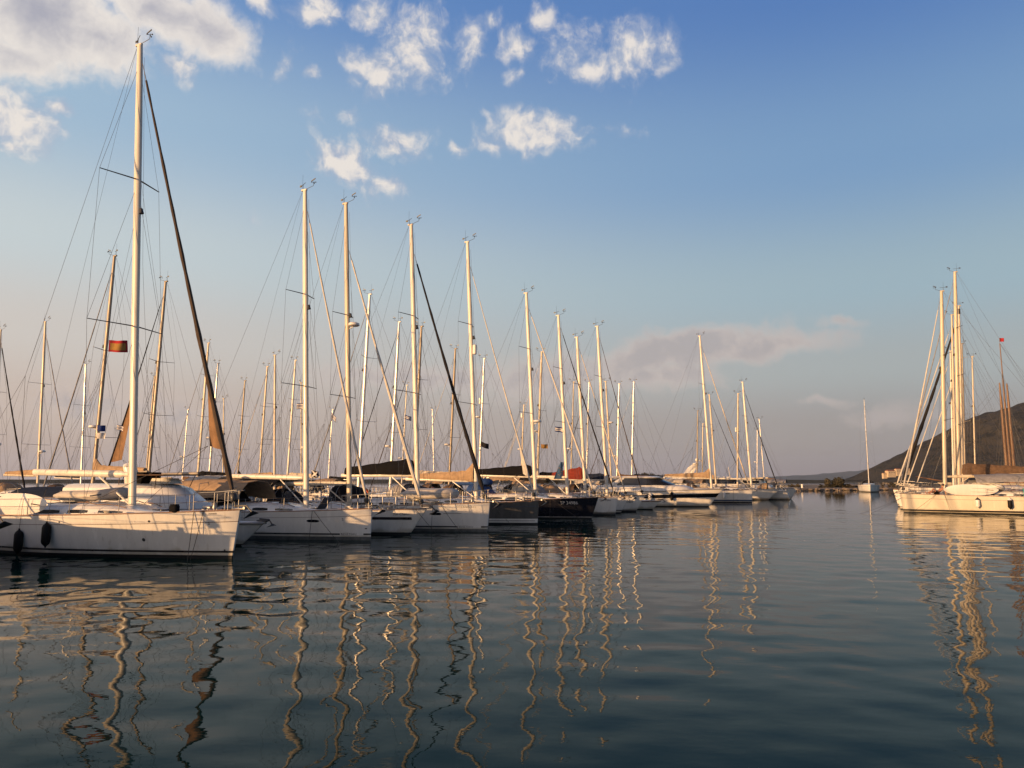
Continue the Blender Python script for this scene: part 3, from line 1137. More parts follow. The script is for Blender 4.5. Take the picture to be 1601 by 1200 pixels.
# ------------------------------------------------------------------ motor boats
def rails_for(Hh, root, d0, d1, h=.6, step=1.4):
    for sd in (1, -1):
        mb = MB()
        n = max(2, int((d1 - d0) / step))
        ds = [lerp(d0, d1, i / n) for i in range(n + 1)]
        mb.tube([Hh.edge_d(d, sd, .10, h) for d in ds], .014, n=6)
        for d in ds:
            mb.tube([Hh.edge_d(d, sd, .10, 0), Hh.edge_d(d, sd, .10, h)], .012, n=5)
        mb.build('guard_rail', STEEL, root)


def motorboat(label, stem, head, L, B, fb, fs, rake=1.3, kind='cruiser', group=None, hullm=None, band=None, wb=.30, cat='motor yacht', name='motor_yacht'):
    hd = Vector((math.cos(head), math.sin(head), 0))
    org = Vector((stem[0], stem[1], 0)) - hd * (L / 2)
    root = empty(name, org, head, label, cat, group)
    Hh = Hull(L, B, fb, fs, rake, .9, .55, wb, .62, 0)
    X = Hh.X
    hullm = hullm or HULLW
    hull = Hh.mesh(None, .08, None, band, 30).build('hull', [hullm, ANTIF, STRIPE, GLASS], root, ang=50)
    Hh.deck().build('deck', DECKM, root)
    for sd in (1, -1):
        mb = MB()
        mb.tube([Hh.edge((i / 22) ** 1.4, sd, -.01, -.05) for i in range(23)], .04, .035, n=6)
        mb.build('rubbing_strake', STEEL if kind != 'launch' else TEAK, root)
    Z = Hh.ztop
    if kind == 'cruiser':
        # raised foredeck hump, dark wraparound glass, hard top
        mb = MB()
        zz = Z(L * .4)
        plan_loft(mb, [(1.0, L * .92, B * .40, zz - .1, 3.2), (1.6, L * .92, B * .38, zz + .34, 3.2), (2.3, L * .92, B * .34, zz + .56, 3.0)], X=X)
        mb.build('coachroof', WHITE, root)
        mb = MB()
        plan_loft(mb, [(3.0, L * .72, B * .345, zz + .54, 2.6), (4.9, L * .70, B * .30, zz + 1.3, 1.6)], X=X)
        mb.build('windscreen', GLASS, root, ang=30)
        mb = MB()
        plan_loft(mb, [(4.6, L * .82, B * .31, zz + 1.28, 1.7), (4.5, L * .84, B * .33, zz + 1.36, 1.8), (5.2, L * .82, B * .29, zz + 1.5, 1.6)], X=X, cap0=True)
        mb.build('hard_top', WHITE, root)
        for sd in (1, -1):
            mb = MB()
            mb.tube([(X(L * .66), sd * B * .30, zz + 1.33), (X(L * .78), sd * B * .37, zz + .3)], [.18, .22], [.05, .05], n=6)
            mb.build('roof_pillar', WHITE, root)
        rails_for(Hh, root, .4, L * .6, .5)
    elif kind == 'flybridge':
        zz = Z(L * .4)
        mb = MB()
        plan_loft(mb, [(1.5, L * .86, B * .42, zz - .1, 2.4), (2.1, L * .86, B * .41, zz + 0.830, 2.2)], X=X)
        mb.build('cabin', WHITE, root)
        mb = MB()
        plan_loft(mb, [(2.3, L * .84, B * .40, zz + 0.820, 2.2), (3.3, L * .84, B * .36, zz + 1.450, 2.0)], X=X)
        mb.build('upper_cabin', WHITE, root)
        for sd in (1, -1):
            mb = MB()
            rings = []
            for i in range(9):
                u = i / 8
                d = lerp(L * .315, L * .44, u)
                h = .58 * math.sin(math.pi * (.08 + .92 * u) * .55)
                rings.append([Vector((X(d), sd * (B * .418 + .006), zz + 0.240)), Vector((X(d), sd * (B * .412 + .006), zz + 0.200 + h))])
            mb.loft(rings, 0, closed=False)
            if sd > 0:
                mb.f = [f[::-1] for f in mb.f]
            mb.build('side_window', GLASS, root)
        mb = MB()
        plan_loft(mb, [(3.3, L * .84, B * .36, zz + 1.445, 2.0), (3.9, L * .83, B * .32, zz + 1.590, 1.8), (4.5, L * .82, B * .24, zz + 1.640, 1.4)], X=X)
        mb.build('cabin_roof', WHITE, root)
        mb = MB()
        mb.box((X(5.0), 0, zz + 2.010), (3.4, B * .74, .05), 0, .02)
        for sd in (1, -1):
            for d in (4.0, 6.2):
                mb.tube([(X(d), sd * B * .3, zz + 1.430), (X(d - .2), sd * B * .34, zz + 2.010)], .016, n=5)
        mb.build('bimini', CLOTHB, root)
        mb = MB()
        plan_loft(mb, [(3.7, 5.0, .5, zz + 1.630, .4), (3.9, 4.9, .42, zz + 1.870, .4)], X=X)
        mb.build('deck_box', WHITE, root)
        mb = MB()
        plan_loft(mb, [(L * .46, L * .54, .55, zz + 1.630, .1), (L * .45, L * .53, .5, zz + 2.140, .1)], X=X)
        mb.build('helm_console', CLOTHK, root)
        mb = MB()
        x = X(L * .58)
        mb.tube([(x, 0, zz + 1.630), (x + .1, 0, zz + 2.090), (x - .05, 0, zz + 2.440)], [.2, .3, .28], n=10)
        mb.sphere((x, 0, zz + 2.430), (.26, .32, .15), 12, 6)
        mb.build('helm_seat', WHITE, root)
        rails_for(Hh, root, .3, L * .55, .55)
        mb = MB()
        rings = []
        for i in range(9):
            d = lerp(L * .66, L * 1.12, i / 8)
            zc = zz + 1.450 - .30 * max(0, 1 - i / 3) ** 2
            rings.append([Vector((X(d), B * .47 * y, zc - .18 * y * y - .25 * y ** 6)) for y in (-1, -.85, -.5, 0, .5, .85, 1)])
        up_ = [[p + Vector((0, 0, .03)) for p in r] for r in rings]
        mb.loft([a + b[::-1] for a, b in zip(rings, up_)])
        mb.build('aft_canopy', CLOTHN, root)
        for sd in (1, -1):
            mb = MB()
            mb.tube([(X(L * .97), sd * B * .42, Z(L * .95)), (X(L * 1.02), sd * B * .43, zz + 1.180)], .02, n=5)
            mb.build('canopy_post', STEEL, root)
    elif kind == 'trawler':
        zz = Z(L * .35)
        mb = MB()
        plan_loft(mb, [(2.2, L * .86, B * .40, zz - .1, 1.0), (2.5, L * .86, B * .39, zz + .55, 1.0)], X=X)
        mb.build('cabin', WHITE, root)
        mb = MB()
        plan_loft(mb, [(3.2, L * .62, B * .36, zz + .54, .5), (3.7, L * .61, B * .34, zz + 1.35, .5)], X=X)
        cb = mb.build('wheelhouse', CREAM, root)
        for sd in (1, -1):
            for k in range(2):
                mb = MB()
                d0 = 4.2 + k * 1.25
                mb.add([(X(d0), sd * (B * .352 + .012), zz + .78), (X(d0 + 1.0), sd * (B * .352 + .012), zz + .78), (X(d0 + 1.0), sd * (B * .346 + .012), zz + 1.2), (X(d0), sd * (B * .346 + .012), zz + 1.2)], [(0, 1, 2, 3) if sd < 0 else (3, 2, 1, 0)])
                mb.build('window', GLASS, cb)
        mb = MB()
        plan_loft(mb, [(3.2, L * .72, B * .38, zz + 1.35, .5), (3.1, L * .73, B * .39, zz + 1.42, .5), (3.5, L * .72, B * .37, zz + 1.5, .5)], X=X, cap0=True)
        mb.build('roof', STRIPE if group is None else WHITE, root)
        mb = MB()
        mb.tube([(X(L * .6), 0, zz + 1.4), (X(L * .62), 0, zz + 3.2)], [.06, .04], n=8)
        mb.build('signal_mast', ALU, root)
        rails_for(Hh, root, .2, L * .5, .65)
    elif kind == 'arch':
        zz = Z(L * .4)
        mb = MB()
        plan_loft(mb, [(1.8, L * .9, B * .42, zz - .1, 2.2), (2.6, L * .9, B * .40, zz + .7, 1.8)], X=X)
        mb.build('cabin', WHITE, root)
        mb = MB()
        plan_loft(mb, [(2.9, L * .8, B * .385, zz + .69, 1.8), (4.0, L * .78, B * .36, zz + 1.3, 1.2)], X=X)
        mb.build('windscreen', GLASS, root)
        mb = MB()
        plan_loft(mb, [(3.8, L * .9, B * .40, zz + 1.3, 1.2), (3.7, L * .92, B * .42, zz + 1.4, 1.2), (4.2, L * .9, B * .40, zz + 1.75, 1.2)], X=X, cap0=True)
        mb.build('flybridge', WHITE, root)
        mb = MB()
        for sd in (1, -1):
            mb.tube([(X(L * .78), sd * B * .36, zz + 1.6), (X(L * .72), sd * B * .30, zz + 2.9), (X(L * .66), sd * .25, zz + 3.7)], [.42, .34, .26], [.10, .10, .10], n=8)
        mb.tube([(X(L * .66), -.3, zz + 3.7), (X(L * .66), .3, zz + 3.7)], [.28, .28], [.12, .12], n=8, ref=(0, 0, 1))
        ar = mb.build('radar_arch', WHITE, root)
        mb = MB()
        mb.tube([(X(L * .66), 0, zz + 3.8), (X(L * .66), 0, zz + 4.0)], .08, n=8)
        mb.sphere((X(L * .66), 0, zz + 4.25), .28, 10, 6)
        mb.build('radar_dome', WHITE, ar)
        rails_for(Hh, root, .2, L * .5, .6)
    elif kind == 'launch':
        mb = MB()
        zz = Z(L * .4)
        plan_loft(mb, [(1.2, L * .6, B * .34, zz - .05, 1.2), (1.6, L * .6, B * .31, zz + .42, 1.0)], X=X)
        cb = mb.build('cuddy', WHITE, root)
        mb = MB()
        plan_loft(mb, [(2.4, L * .58, B * .30, zz + .41, .6), (2.9, L * .56, B * .27, zz + .85, .5)], X=X, cap1=True)
        mb.build('windscreen', GLASS, root)
        rails_for(Hh, root, .2, L * .5, .4)
    # anchor on the bow roller
    mb = MB()
    x0 = X(0) + rake
    mb.box((x0 - .1, 0, fb + .05), (.6, .16, .05), 0, .015)
    mb.tube([(x0 - .3, 0, fb + .12), (x0 + .2, 0, fb + .1), (x0 + .38, 0, fb - .12)], .03, n=6)
    mb.add([(x0 + .4, 0, fb - .05), (x0 + .42, .2, fb - .14), (x0 + .42, -.2, fb - .14), (x0 + .05, 0, fb - .22)], [(0, 1, 3), (0, 3, 2), (1, 2, 3), (0, 2, 1)])
    mb.build('anchor', DARKM, root)
    return root, Hh, X


# ------------------------------------------------------------------ loose things
def to_world(root, p):
    return root.matrix_basis @ Vector(p)


def fender(root, Hh, d, side, zc, m, label, group=None, r=.13, h=.62, rope_up=None, tip=None):
    p = Hh.pt(d, zc, side, r + .01)
    w = to_world(root, p)
    e = empty('fender', w, root.rotation_euler.z, label, 'fender', group)
    mb = MB()
    prof = [(-h / 2 - .07, .03), (-h / 2 - .02, .035), (-h / 2, .06), (-h / 2 + .06, r * .8), (-h / 2 + .14, r), (h / 2 - .14, r), (h / 2 - .06, r * .8), (h / 2, .06), (h / 2 + .02, .035), (h / 2 + .07, .03)]
    mb.tube([(0, 0, z) for z, _ in prof], [q for _, q in prof], n=12)
    mb.build('fender_body', m, e)
    if tip:
        mb = MB()
        mb.tube([(0, 0, h / 2 - .12), (0, 0, h / 2 - .05), (0, 0, h / 2 + .03), (0, 0, h / 2 + .075)], [r + .004, r * .8 + .006, .05, .034], n=12)
        mb.build('fender_end', tip, e)
    mb = MB()
    tp = Hh.edge_d(d, side, .05, .62 if rope_up is None else rope_up)
    mb.tube([(0, 0, h / 2 + .06), root.matrix_basis.to_3x3().inverted() @ (to_world(root, tp) - w)], .008, n=4)
    mb.build('fender_rope', ROPE, e)
    return e


def mooring(a, b, label, m=None, r=.011, sag=.25, group='mooring lines running from the bows into the water'):
    a, b = Vector(a), Vector(b)
    mb = MB()
    mb.tube([a.lerp(b, i / 8) - Vector((0, 0, sag * math.sin(math.pi * i / 8))) - a for i in range(9)], r, n=5)
    o = mb.build('mooring_line', m or ROPE)
    o.location = a
    return tag(o, label, 'mooring line', group)


def dinghy(loc, rz, Lg, label, flipped=False, tube_m=None, cover=None, wd=1.5, tr=.2):
    e = empty('inflatable_dinghy', loc, rz, label, 'dinghy')
    w = wd / 2 - tr
    path = [(-Lg / 2, -w), (-Lg / 2 + .5, -w), (Lg * .22, -w), (Lg * .36, -w * .82), (Lg * .45, -w * .45), (Lg * .48, 0), (Lg * .45, w * .45), (Lg * .36, w * .82), (Lg * .22, w), (-Lg / 2 + .5, w), (-Lg / 2, w)]
    rr = [.06, tr * .95] + [tr] * 7 + [tr * .95, .06]
    k = -1 if flipped else 1
    pts = []
    for (x, y) in path:
        rise = .14 * max(0, (x - Lg * .15) / (Lg * .33)) ** 1.5
        pts.append((x, y, tr + .02 + (rise if not flipped else rise * .3)))
    mb = MB()
    mb.tube(pts, rr, n=12, ref=(0, 0, 1))
    mb.build('buoyancy_tube', tube_m or PVC, e)
    mb = MB()
    for sg in (-1, 1):
        pass
    mb.tube([(p[0] * 1.0, p[1] * (1 + .19 / max(.2, abs(p[1])) if abs(p[1]) > .1 else 1), p[2]) for p in pts[2:9]], .03, n=6, ref=(0, 0, 1))
    mb.build('rubbing_strake', PVCD, e)
    mb = MB()
    zt = tr + .24 if flipped else .12
    rings = []
    for (x, ww) in ((-Lg / 2 + .25, w + .05), (0, w + .05), (Lg * .25, w), (Lg * .4, w * .6), (Lg * .46, .08)):
        rings.append([Vector((x, y * ww, zt + (.10 * (1 - abs(y)) if flipped else -.06 * (1 - abs(y))))) for y in (-1, -.5, 0, .5, 1)])
    mb.loft(rings, 0, closed=False)
    mb.build('floor', cover or PVC, e)
    mb = MB()
    mb.box((-Lg / 2 + .3, 0, tr + .03), (.05, 2 * w, .36), 0, .01)
    mb.build('transom', PVCD, e)
    return e


def board(loc, rz, Lg, Wd, label, m=WHITE, lean=0.1):
    """paddle board stood on its edge"""
    e = empty('paddle_board', loc, rz, label, 'paddle board')
    mb = MB()
    rings = []
    n = 22
    for i in range(n + 1):
        u = -1 + 2 * i / n
        ww = Wd / 2 * max(.0, 1 - abs(u) ** 2.6) ** .62 + .012
        th = .065 * max(.1, 1 - abs(u) ** 6)
        cx = u * Lg / 2
        rings.append([Vector((cx, math.cos(a) * th, Wd / 2 + math.sin(a) * ww)) for a in [2 * math.pi * k / 14 for k in range(14)]])
    M_ = Matrix.Rotation(lean, 3, 'X')
    rings = [[M_ @ p for p in r] for r in rings]
    mb.loft(rings)
    mb.build('board', m, e)
    mb = MB()
    q = [M_ @ Vector((Lg * x, -.07, Wd * z)) for x, z in ((.28, .52), (.40, .47))]
    mb.tube(q, .02, n=5)
    mb.build('fin_box', DARKM, e)
    return e


def flag(px, py, Y, w, h, colf, mats, label, ang=0.3, droop=.1, seed=0, stripes=(10, 9)):
    """colf(u,v) -> material index; px,py = pixel of the upper hoist corner"""
    p = at_depth(px, py, Y)
    nx, ny = stripes
    mb = MB()
    for j in range(ny + 1):
        for i in range(nx + 1):
            u, v = i / nx, j / ny
            wv = .19 * w * math.sin(u * 5.5 + seed + v * .8) * u
            mb.v.append((u * w * math.cos(ang) * .94, u * w * math.sin(ang) + wv, -v * h - droop * h * u + .04 * h * math.sin(u * 6 + seed)))
    for j in range(ny):
        for i in range(nx):
            a = j * (nx + 1) + i
            mb.f.append((a, a + nx + 1, a + nx + 2, a + 1))
            mb.m.append(colf((i + .5) / nx, (j + .5) / ny))
    o = mb.build('flag', mats)
    o.location = p
    return tag(o, label, 'flag')


#==BODY==
# ================================================================== WATER
def make_water():
    rs = []
    r = .6
    while r < 9000:
        rs.append(r)
        r += .11 if r < 7 else (max(.04, .0046 * r) if r < 75 else .03 * r)
    rs = np.array(rs)
    fine = np.radians(np.arange(-50, 50.001, .22))
    coarse = np.radians(np.arange(53, 307.1, 4))
    th = np.concatenate([fine, coarse])
    nr, na = len(rs), len(th)
    RR, TH = np.meshgrid(rs, th, indexing='ij')
    Xw, Yw = RR * np.sin(TH), RR * np.cos(TH)
    spacing = np.gradient(rs)[:, None] * np.ones((1, na))
    spacing = np.maximum(spacing, RR * np.radians(.22))
    rng = np.random.RandomState(11)
    Z = np.zeros_like(Xw)
    comps = []
    for lam, slope, n, spread in ((5.5, .0044, 5, 60), (2.6, .0054, 7, 70), (1.45, .0092, 10, 110), (.85, .0072, 12, 130), (.48, .0026, 10, 180)):
        for _ in range(n):
            l_ = lam * rng.uniform(.78, 1.28)
            a_ = np.radians(rng.normal(205, spread * .5))
            comps.append((l_, slope * rng.uniform(.6, 1.2) * l_ / (2 * np.pi), a_, rng.uniform(0, 6.28)))
    # calmer and livelier patches drifting over the basin
    patch = .80 + .28 * np.sin(Xw * .11 + Yw * .23 + 1.0) * np.sin(Yw * .15 - Xw * .07 + .5) + .14 * np.sin(Yw * .55 + Xw * .21)
    for l_, A_, a_, ph in comps:
        k = 2 * np.pi / l_
        wgt = np.clip(l_ / (2.6 * spacing) - 1, 0, 1)
        Z += A_ * wgt * patch * np.sin(k * (Xw * np.cos(a_) + Yw * np.sin(a_)) + ph + .5 * np.sin(.35 * Xw + ph) + .4 * np.sin(.3 * Yw + 2 * ph))
    Z[:, len(fine) + 2:-2] *= .4
    co = np.stack([Xw, Yw, Z], -1).reshape(-1, 3)
    co = np.concatenate([co, [[0, 0, 0]]])
    i, j = np.meshgrid(np.arange(nr - 1), np.arange(na), indexing='ij')
    j2 = (j + 1) % na
    q = np.stack([i * na + j, (i + 1) * na + j, (i + 1) * na + j2, i * na + j2], -1).reshape(-1, 4)[:, ::-1]
    c = nr * na
    jj = np.arange(na)
    tri = np.stack([np.full(na, c), jj, (jj + 1) % na], -1)[:, ::-1]
    me = bpy.data.meshes.new('water')
    me.vertices.add(len(co))
    me.vertices.foreach_set('co', co.astype(np.float32).ravel())
    nl = q.size + tri.size
    me.loops.add(nl)
    me.loops.foreach_set('vertex_index', np.concatenate([q.ravel(), tri.ravel()]).astype(np.int32))
    me.polygons.add(len(q) + len(tri))
    ls = np.concatenate([np.arange(len(q)) * 4, q.size + np.arange(len(tri)) * 3])
    me.polygons.foreach_set('loop_start', ls.astype(np.int32))
    me.update(calc_edges=True)
    me.validate()
    me.shade_smooth()
    if me.polygons[0].normal.z < 0:
        me.flip_normals()
    M = bpy.data.materials.new('sea_water')
    M.use_nodes = True
    t = M.node_tree
    b = t.nodes['Principled BSDF']
    b.inputs['Base Color'].default_value = (.002, .0175, .0155, 1)
    b.inputs['Specular Tint'].default_value = (.80, 1.0, .90, 1)
    b.inputs['Roughness'].default_value = .012
    b.inputs['IOR'].default_value = 1.115
    tc = nd(t, 'ShaderNodeTexCoord')
    mp = nd(t, 'ShaderNodeMapping')
    mp.inputs['Scale'].default_value = (.55, 1.0, 1)
    mp.inputs['Rotation'].default_value = (0, 0, R(18))
    t.links.new(tc.outputs['Object'], mp.inputs[0])
    n1 = nd(t, 'ShaderNodeTexNoise')
    n1.inputs['Scale'].default_value = 3.2
    n1.inputs['Detail'].default_value = 3
    n1.inputs['Roughness'].default_value = .5
    t.links.new(mp.outputs[0], n1.inputs['Vector'])
    bp = nd(t, 'ShaderNodeBump')
    bp.inputs['Strength'].default_value = 1.0
    bp.inputs['Distance'].default_value = .0035
    t.links.new(n1.outputs[0], bp.inputs['Height'])
    t.links.new(bp.outputs[0], b.inputs['Normal'])
    me.materials.append(M)
    o = bpy.data.objects.new('water', me)
    COL.objects.link(o)
    tag(o, kind='structure')


make_water()


# ================================================================== LAND
def fbm(x, y, z=0, oct_=5):
    v, a, f = 0, 1, 1
    for _ in range(oct_):
        v += a * noise.noise((x * f, y * f, z))
        a *= .5
        f *= 2.05
    return v


def mountain(name, prof, Y, depth_near, depth_far, zlow, cols, rough, seed, mscale, nx=150, ny=44, kind='structure'):
    """a hill whose skyline runs through points (px, py) at distance Y"""
    pts = [at_depth(px, py, Y) for px, py in prof]
    xs = [p.x for p in pts]
    zs = [p.z for p in pts]
    mb = MB()
    for j in range(ny + 1):
        v = j / ny
        y = lerp(Y - depth_near, Y + depth_far, v)
        vr = depth_near / (depth_near + depth_far)
        fall = sst(v / vr) if v < vr else sst((1 - v) / (1 - vr))
        for i in range(nx + 1):
            x = lerp(xs[0], xs[-1], i / nx)
            zt = float(np.interp(x, xs, zs))
            g = fbm(x / mscale + seed, y / mscale, seed)
            gully = abs(fbm(x / (mscale * .55) + seed * 2, y / (mscale * 1.6), 3.3, 4))
            foot = max(0.0, min(1, (zt - 2) / (rough * 4)))
            z = foot * .012 * mscale * noise.noise((x / mscale * 14, y / mscale * 14, 5)) * fall + zlow + (zt - zlow) * (fall ** .9) * (1 - .32 * gully * (1 - fall) * 2 * (1 if fall < 1 else 0)) + foot * rough * g * (.2 + .8 * fall) * .5
            mb.v.append((x, y, z))
    for j in range(ny):
        for i in range(nx):
            a = j * (nx + 1) + i
            mb.f.append((a, a + 1, a + nx + 2, a + nx + 1))
            mb.m.append(0)
    M = bpy.data.materials.new(name + '_scrub')
    M.use_nodes = True
    t = M.node_tree
    b = t.nodes['Principled BSDF']
    b.inputs['Roughness'].default_value = .95
    b.inputs['Specular IOR Level'].default_value = .1
    tc = nd(t, 'ShaderNodeTexCoord')
    n1 = nd(t, 'ShaderNodeTexNoise')
    n1.inputs['Scale'].default_value = 7 / mscale
    n1.inputs['Detail'].default_value = 9
    n1.inputs['Roughness'].default_value = .7
    t.links.new(tc.outputs['Object'], n1.inputs['Vector'])
    n2 = nd(t, 'ShaderNodeTexVoronoi')
    n2.inputs['Scale'].default_value = 60 / mscale
    t.links.new(tc.outputs['Object'], n2.inputs['Vector'])
    f = mth(t, 'ADD', n1.outputs[0], mth(t, 'MULTIPLY', mth(t, 'SUBTRACT', n2.outputs['Distance'], .4), .35))
    f = maprange(t, f, .40, .60)
    t.links.new(mixc(t, f, cols[0], cols[1]), b.inputs['Base Color'])
    o = mb.build(name, M, None)
    tag(o, kind=kind)
    return o


mountain('mountain', [(1322, 751), (1340, 743), (1363, 731), (1410, 709), (1458, 684), (1505, 661), (1527, 651), (1553, 643), (1577, 637), (1601, 628), (1660, 610), (1760, 585), (1900, 560), (2100, 545)],
         2400, 900, 140, -3, ((.014, .0135, .009), (.045, .039, .028)), 22, 4.2, 420, 320, 70)
mountain('far_hills', [(1080, 751), (1170, 747), (1215, 744), (1262, 742), (1290, 741), (1315, 738), (1345, 735.5), (1375, 734), (1410, 733), (1470, 732), (1560, 738), (1700, 742)],
         13000, 3000, 3000, -12, ((.05, .055, .05), (.085, .08, .07)), 40, 9.1, 2600, 160, 30)
mountain('far_shore', [(-900, 750), (-400, 749.5), (0, 749.2), (300, 749.4), (600, 749.0), (800, 749.2), (1000, 748.8), (1150, 749.2), (1260, 749.6), (1300, 750)],
         900, 90, 300, -1, ((.03, .032, .018), (.08, .068, .045)), 0.8, 2.2, 60, 260, 10)


def spit():
    """low sandy breakwater across the basin, sloping stone face to the water"""
    a = ground(1090, 769)
    b = ground(1470, 765)
    mb = MB()
    n, k = 90, 9
    for i in range(n + 1):
        u = i / n
        p = a.lerp(b, u)
        for j in range(k + 1):
            v = j / k
            y = p.y + v * 60 + (1.2 * fbm(p.x * .15, 1.0) if j else .4 * fbm(p.x * .2, 5))
            z = [-.5, .55, .72, .9, 1.0, 1.25, 1.3, 1.1, .5, -.5][j]
            if 0 < j < 9:
                z += .18 * fbm(p.x * .12, j * .7) + .1 * fbm(p.x * .6, j * 1.3)
            mb.v.append((p.x + .15 * (y - p.y), y if j != 1 else p.y + .9, z))
    for i in range(n):
        for j in range(k):
            q = i * (k + 1) + j
            mb.f.append((q, q + k + 1, q + k + 2, q + 1))
            mb.m.append(0)
    M = mat('sandy_ground', (.25, .19, .13), .95, var=.2, sc=.35, bump=.5, bsc=3)
    o = mb.build('shore', M)
    tag(o, kind='structure')


spit()

LEAF = [mat('leaf_dark', (.030, .027, .013), .8, var=.25, sc=.6), mat('leaf_olive', (.058, .046, .022), .8, var=.25, sc=.6), mat('leaf_dry', (.11, .075, .035), .85, var=.25, sc=.6)]
BARK = mat('bark', (.10, .07, .05), .9, var=.2, sc=4)


def plant(name, cat, px, py, base_py, Y, width, label, trunk=True, kind=0, n=900, leaf=.28, group=None, seed=0):
    """crown top at pixel (px, py), standing on the ground at depth Y"""
    rnd = random.Random(seed + int(px * 7))
    top = at_depth(px, py, Y)
    z0 = at_depth(px, base_py, Y).z
    h = top.z - z0
    e = empty(name, (top.x, Y, z0), rnd.uniform(0, 6), label, cat, group)
    if trunk:
        mb = MB()
        mb.tube([(0, 0, -.2), (.05 * h, 0, h * .3), (.02 * h, .03 * h, h * .7)], [.06 * h * .6, .04 * h * .6, .015 * h], n=7)
        for k in range(6):
            a = rnd.uniform(0, 6.28)
            z = h * rnd.uniform(.2, .5)
            mb.tube([(.03 * h, 0, z), (math.cos(a) * width * .25, math.sin(a) * width * .25, z + h * .2), (math.cos(a) * width * .4, math.sin(a) * width * .4, z + h * .3)], [.016 * h, .01 * h, .004 * h], n=5)
        mb.build('trunk', BARK, e)
    cl = []
    for k in range(15):
        a = rnd.uniform(0, 6.28)
        q = math.sqrt(rnd.random()) * width * .40
        zc = h * (rnd.uniform(.38, .84) if trunk else rnd.uniform(.1, .72)) - .25 * h * (q / width)
        cl.append((Vector((q * math.cos(a), q * math.sin(a), zc)), rnd.uniform(.14, .26) * min(width, h * 1.3), rnd.choice((0, 0, 1, 1, 2) if kind else (0, 0, 0, 1))))
    mb = MB()
    for _ in range(n):
        c, r_, mi = rnd.choice(cl)
        d = Vector((rnd.gauss(0, 1), rnd.gauss(0, 1), rnd.gauss(0, .8))).normalized() * r_ * rnd.random() ** .4
        p = c + d
        if p.z < 0:
            p.z = -p.z * .3
        if p.z > h:
            p.z = h - rnd.random() * .1 * h
        u = Vector((rnd.gauss(0, 1), rnd.gauss(0, 1), rnd.gauss(0, 1))).normalized()
        w = u.orthogonal().normalized()
        s_ = leaf * rnd.uniform(.6, 1.5)
        mb.add([p - u * s_, p + w * s_ * .6, p + u * s_, p - w * s_ * .6], [(0, 1, 2, 3)], mi if rnd.random() < .8 else rnd.choice((0, 1)))
    mb.build('crown', LEAF, e, smooth=False)
    return e


# bushes on the spit
plant('bush', 'bush', 1307, 743, 764, 212, 7.5, 'large dark bush standing alone on the sandy spit left of the moored sloop', False, 0, 2600, .22, seed=1)
for k, (px, py, w, kd, lb) in enumerate((
        (1292, 752, 4.5, 0, 'low dark shrub joined to the left foot of the large spit bush'), (1325, 754, 4, 1, 'small brown shrub at the right foot of the large spit bush'),
        (1237, 753, 5, 1, 'brown shrub on the spit just past the last moored motor boat'), (1266, 760, 3.5, 1, 'thin dry shrub low on the sand between the shrub row and the large bush'),
        (1256, 759, 3, 0, 'tiny green shrub next to the white post on the spit'), (1343, 757, 4, 1, 'dry shrub on the spit close behind the bow of the moored sloop'),
        (1390, 752, 6, 1, 'rusty brown shrub right of the sloop moored at the spit'), (1402, 748, 5, 0, 'dark shrub on the spit half hidden by the front right yacht bow'))):
    plant('shrub', 'shrub', px, py, 765, 208 + k, w, lb, False, kd, 700, .18, seed=20 + k)
# trees beyond the marina
for k, (px, py, w, Y, lb) in enumerate((
        (1013, 737, 6, 190, 'round dark tree rising behind the glass cabin of the sports cruiser'), (1029, 741, 4, 195, 'smaller tree to the right of the round dark tree behind the sports cruiser'),
        (862, 740, 5, 170, 'dark tree showing between masts left of the blue starred flag'), (848, 743, 4, 172, 'low tree between masts beside the taller dark tree'),
        (700, 744, 6, 160, 'tree low behind the tan bundled mainsail'), (1100, 744, 5, 240, 'low tree far behind the white plumb-bowed yacht with a tan mainsail cover'))):
    plant('tree', 'tree', px, py, 757, Y, w, lb, True, 0, 1100, .2, seed=50 + k)
# rocks of the spit's water edge
RK = mat('rock', (.20, .16, .125), .9, var=.25, sc=1.5, bump=.5, bsc=6)
rr_ = random.Random(5)
mb = MB()
for k in range(170):
    px = rr_.uniform(1110, 1455)
    p = ground(px, lerp(769, 765.2, (px - 1090) / 380))
    s_ = rr_.uniform(.25, .7)
    c = Vector((p.x, p.y + rr_.uniform(-.3, 2.0), rr_.uniform(-.05, .45)))
    o_ = len(mb.v)
    mb.sphere(c, (s_ * rr_.uniform(.7, 1.3), s_, s_ * .6), 7, 5)
    for i in range(o_, len(mb.v)):
        v = Vector(mb.v[i])
        mb.v[i] = tuple(v + (v - c) * .35 * noise.noise(v * 1.7))
tag(mb.build('rocks', RK, smooth=False), 'rough pale rocks heaped along the water edge of the spit', 'rocks', kind='stuff')


def house(px, py, Y, w, h, label, wallc, roofc, rz=.2):
    p = at_depth(px, py, Y)
    e = empty('house', (p.x, Y, p.z), rz, label, 'house', 'houses at the foot of the mountain')
    mb = MB()
    mb.box((0, 0, h / 2 - 3), (w, w * .6, h + 6))
    wl = mb.build('wall', wallc, e, smooth=False)
    mb = MB()
    a, b = w / 2 + .4, w * .3 + .4
    mb.add([(-a, -b, h), (a, -b, h), (a, b, h), (-a, b, h), (-a * .8, 0, h + w * .16), (a * .8, 0, h + w * .16)], [(0, 1, 5, 4), (2, 3, 4, 5), (1, 2, 5), (3, 0, 4), (3, 2, 1, 0)])
    mb.build('roof', roofc, e, smooth=False)
    for k in range(3):
        mb = MB()
        mb.box((w * (-.3 + .3 * k), -w * .3 - .02, h * .5), (w * .1, .1, h * .3))
        mb.build('window', GLASS, e, smooth=False)


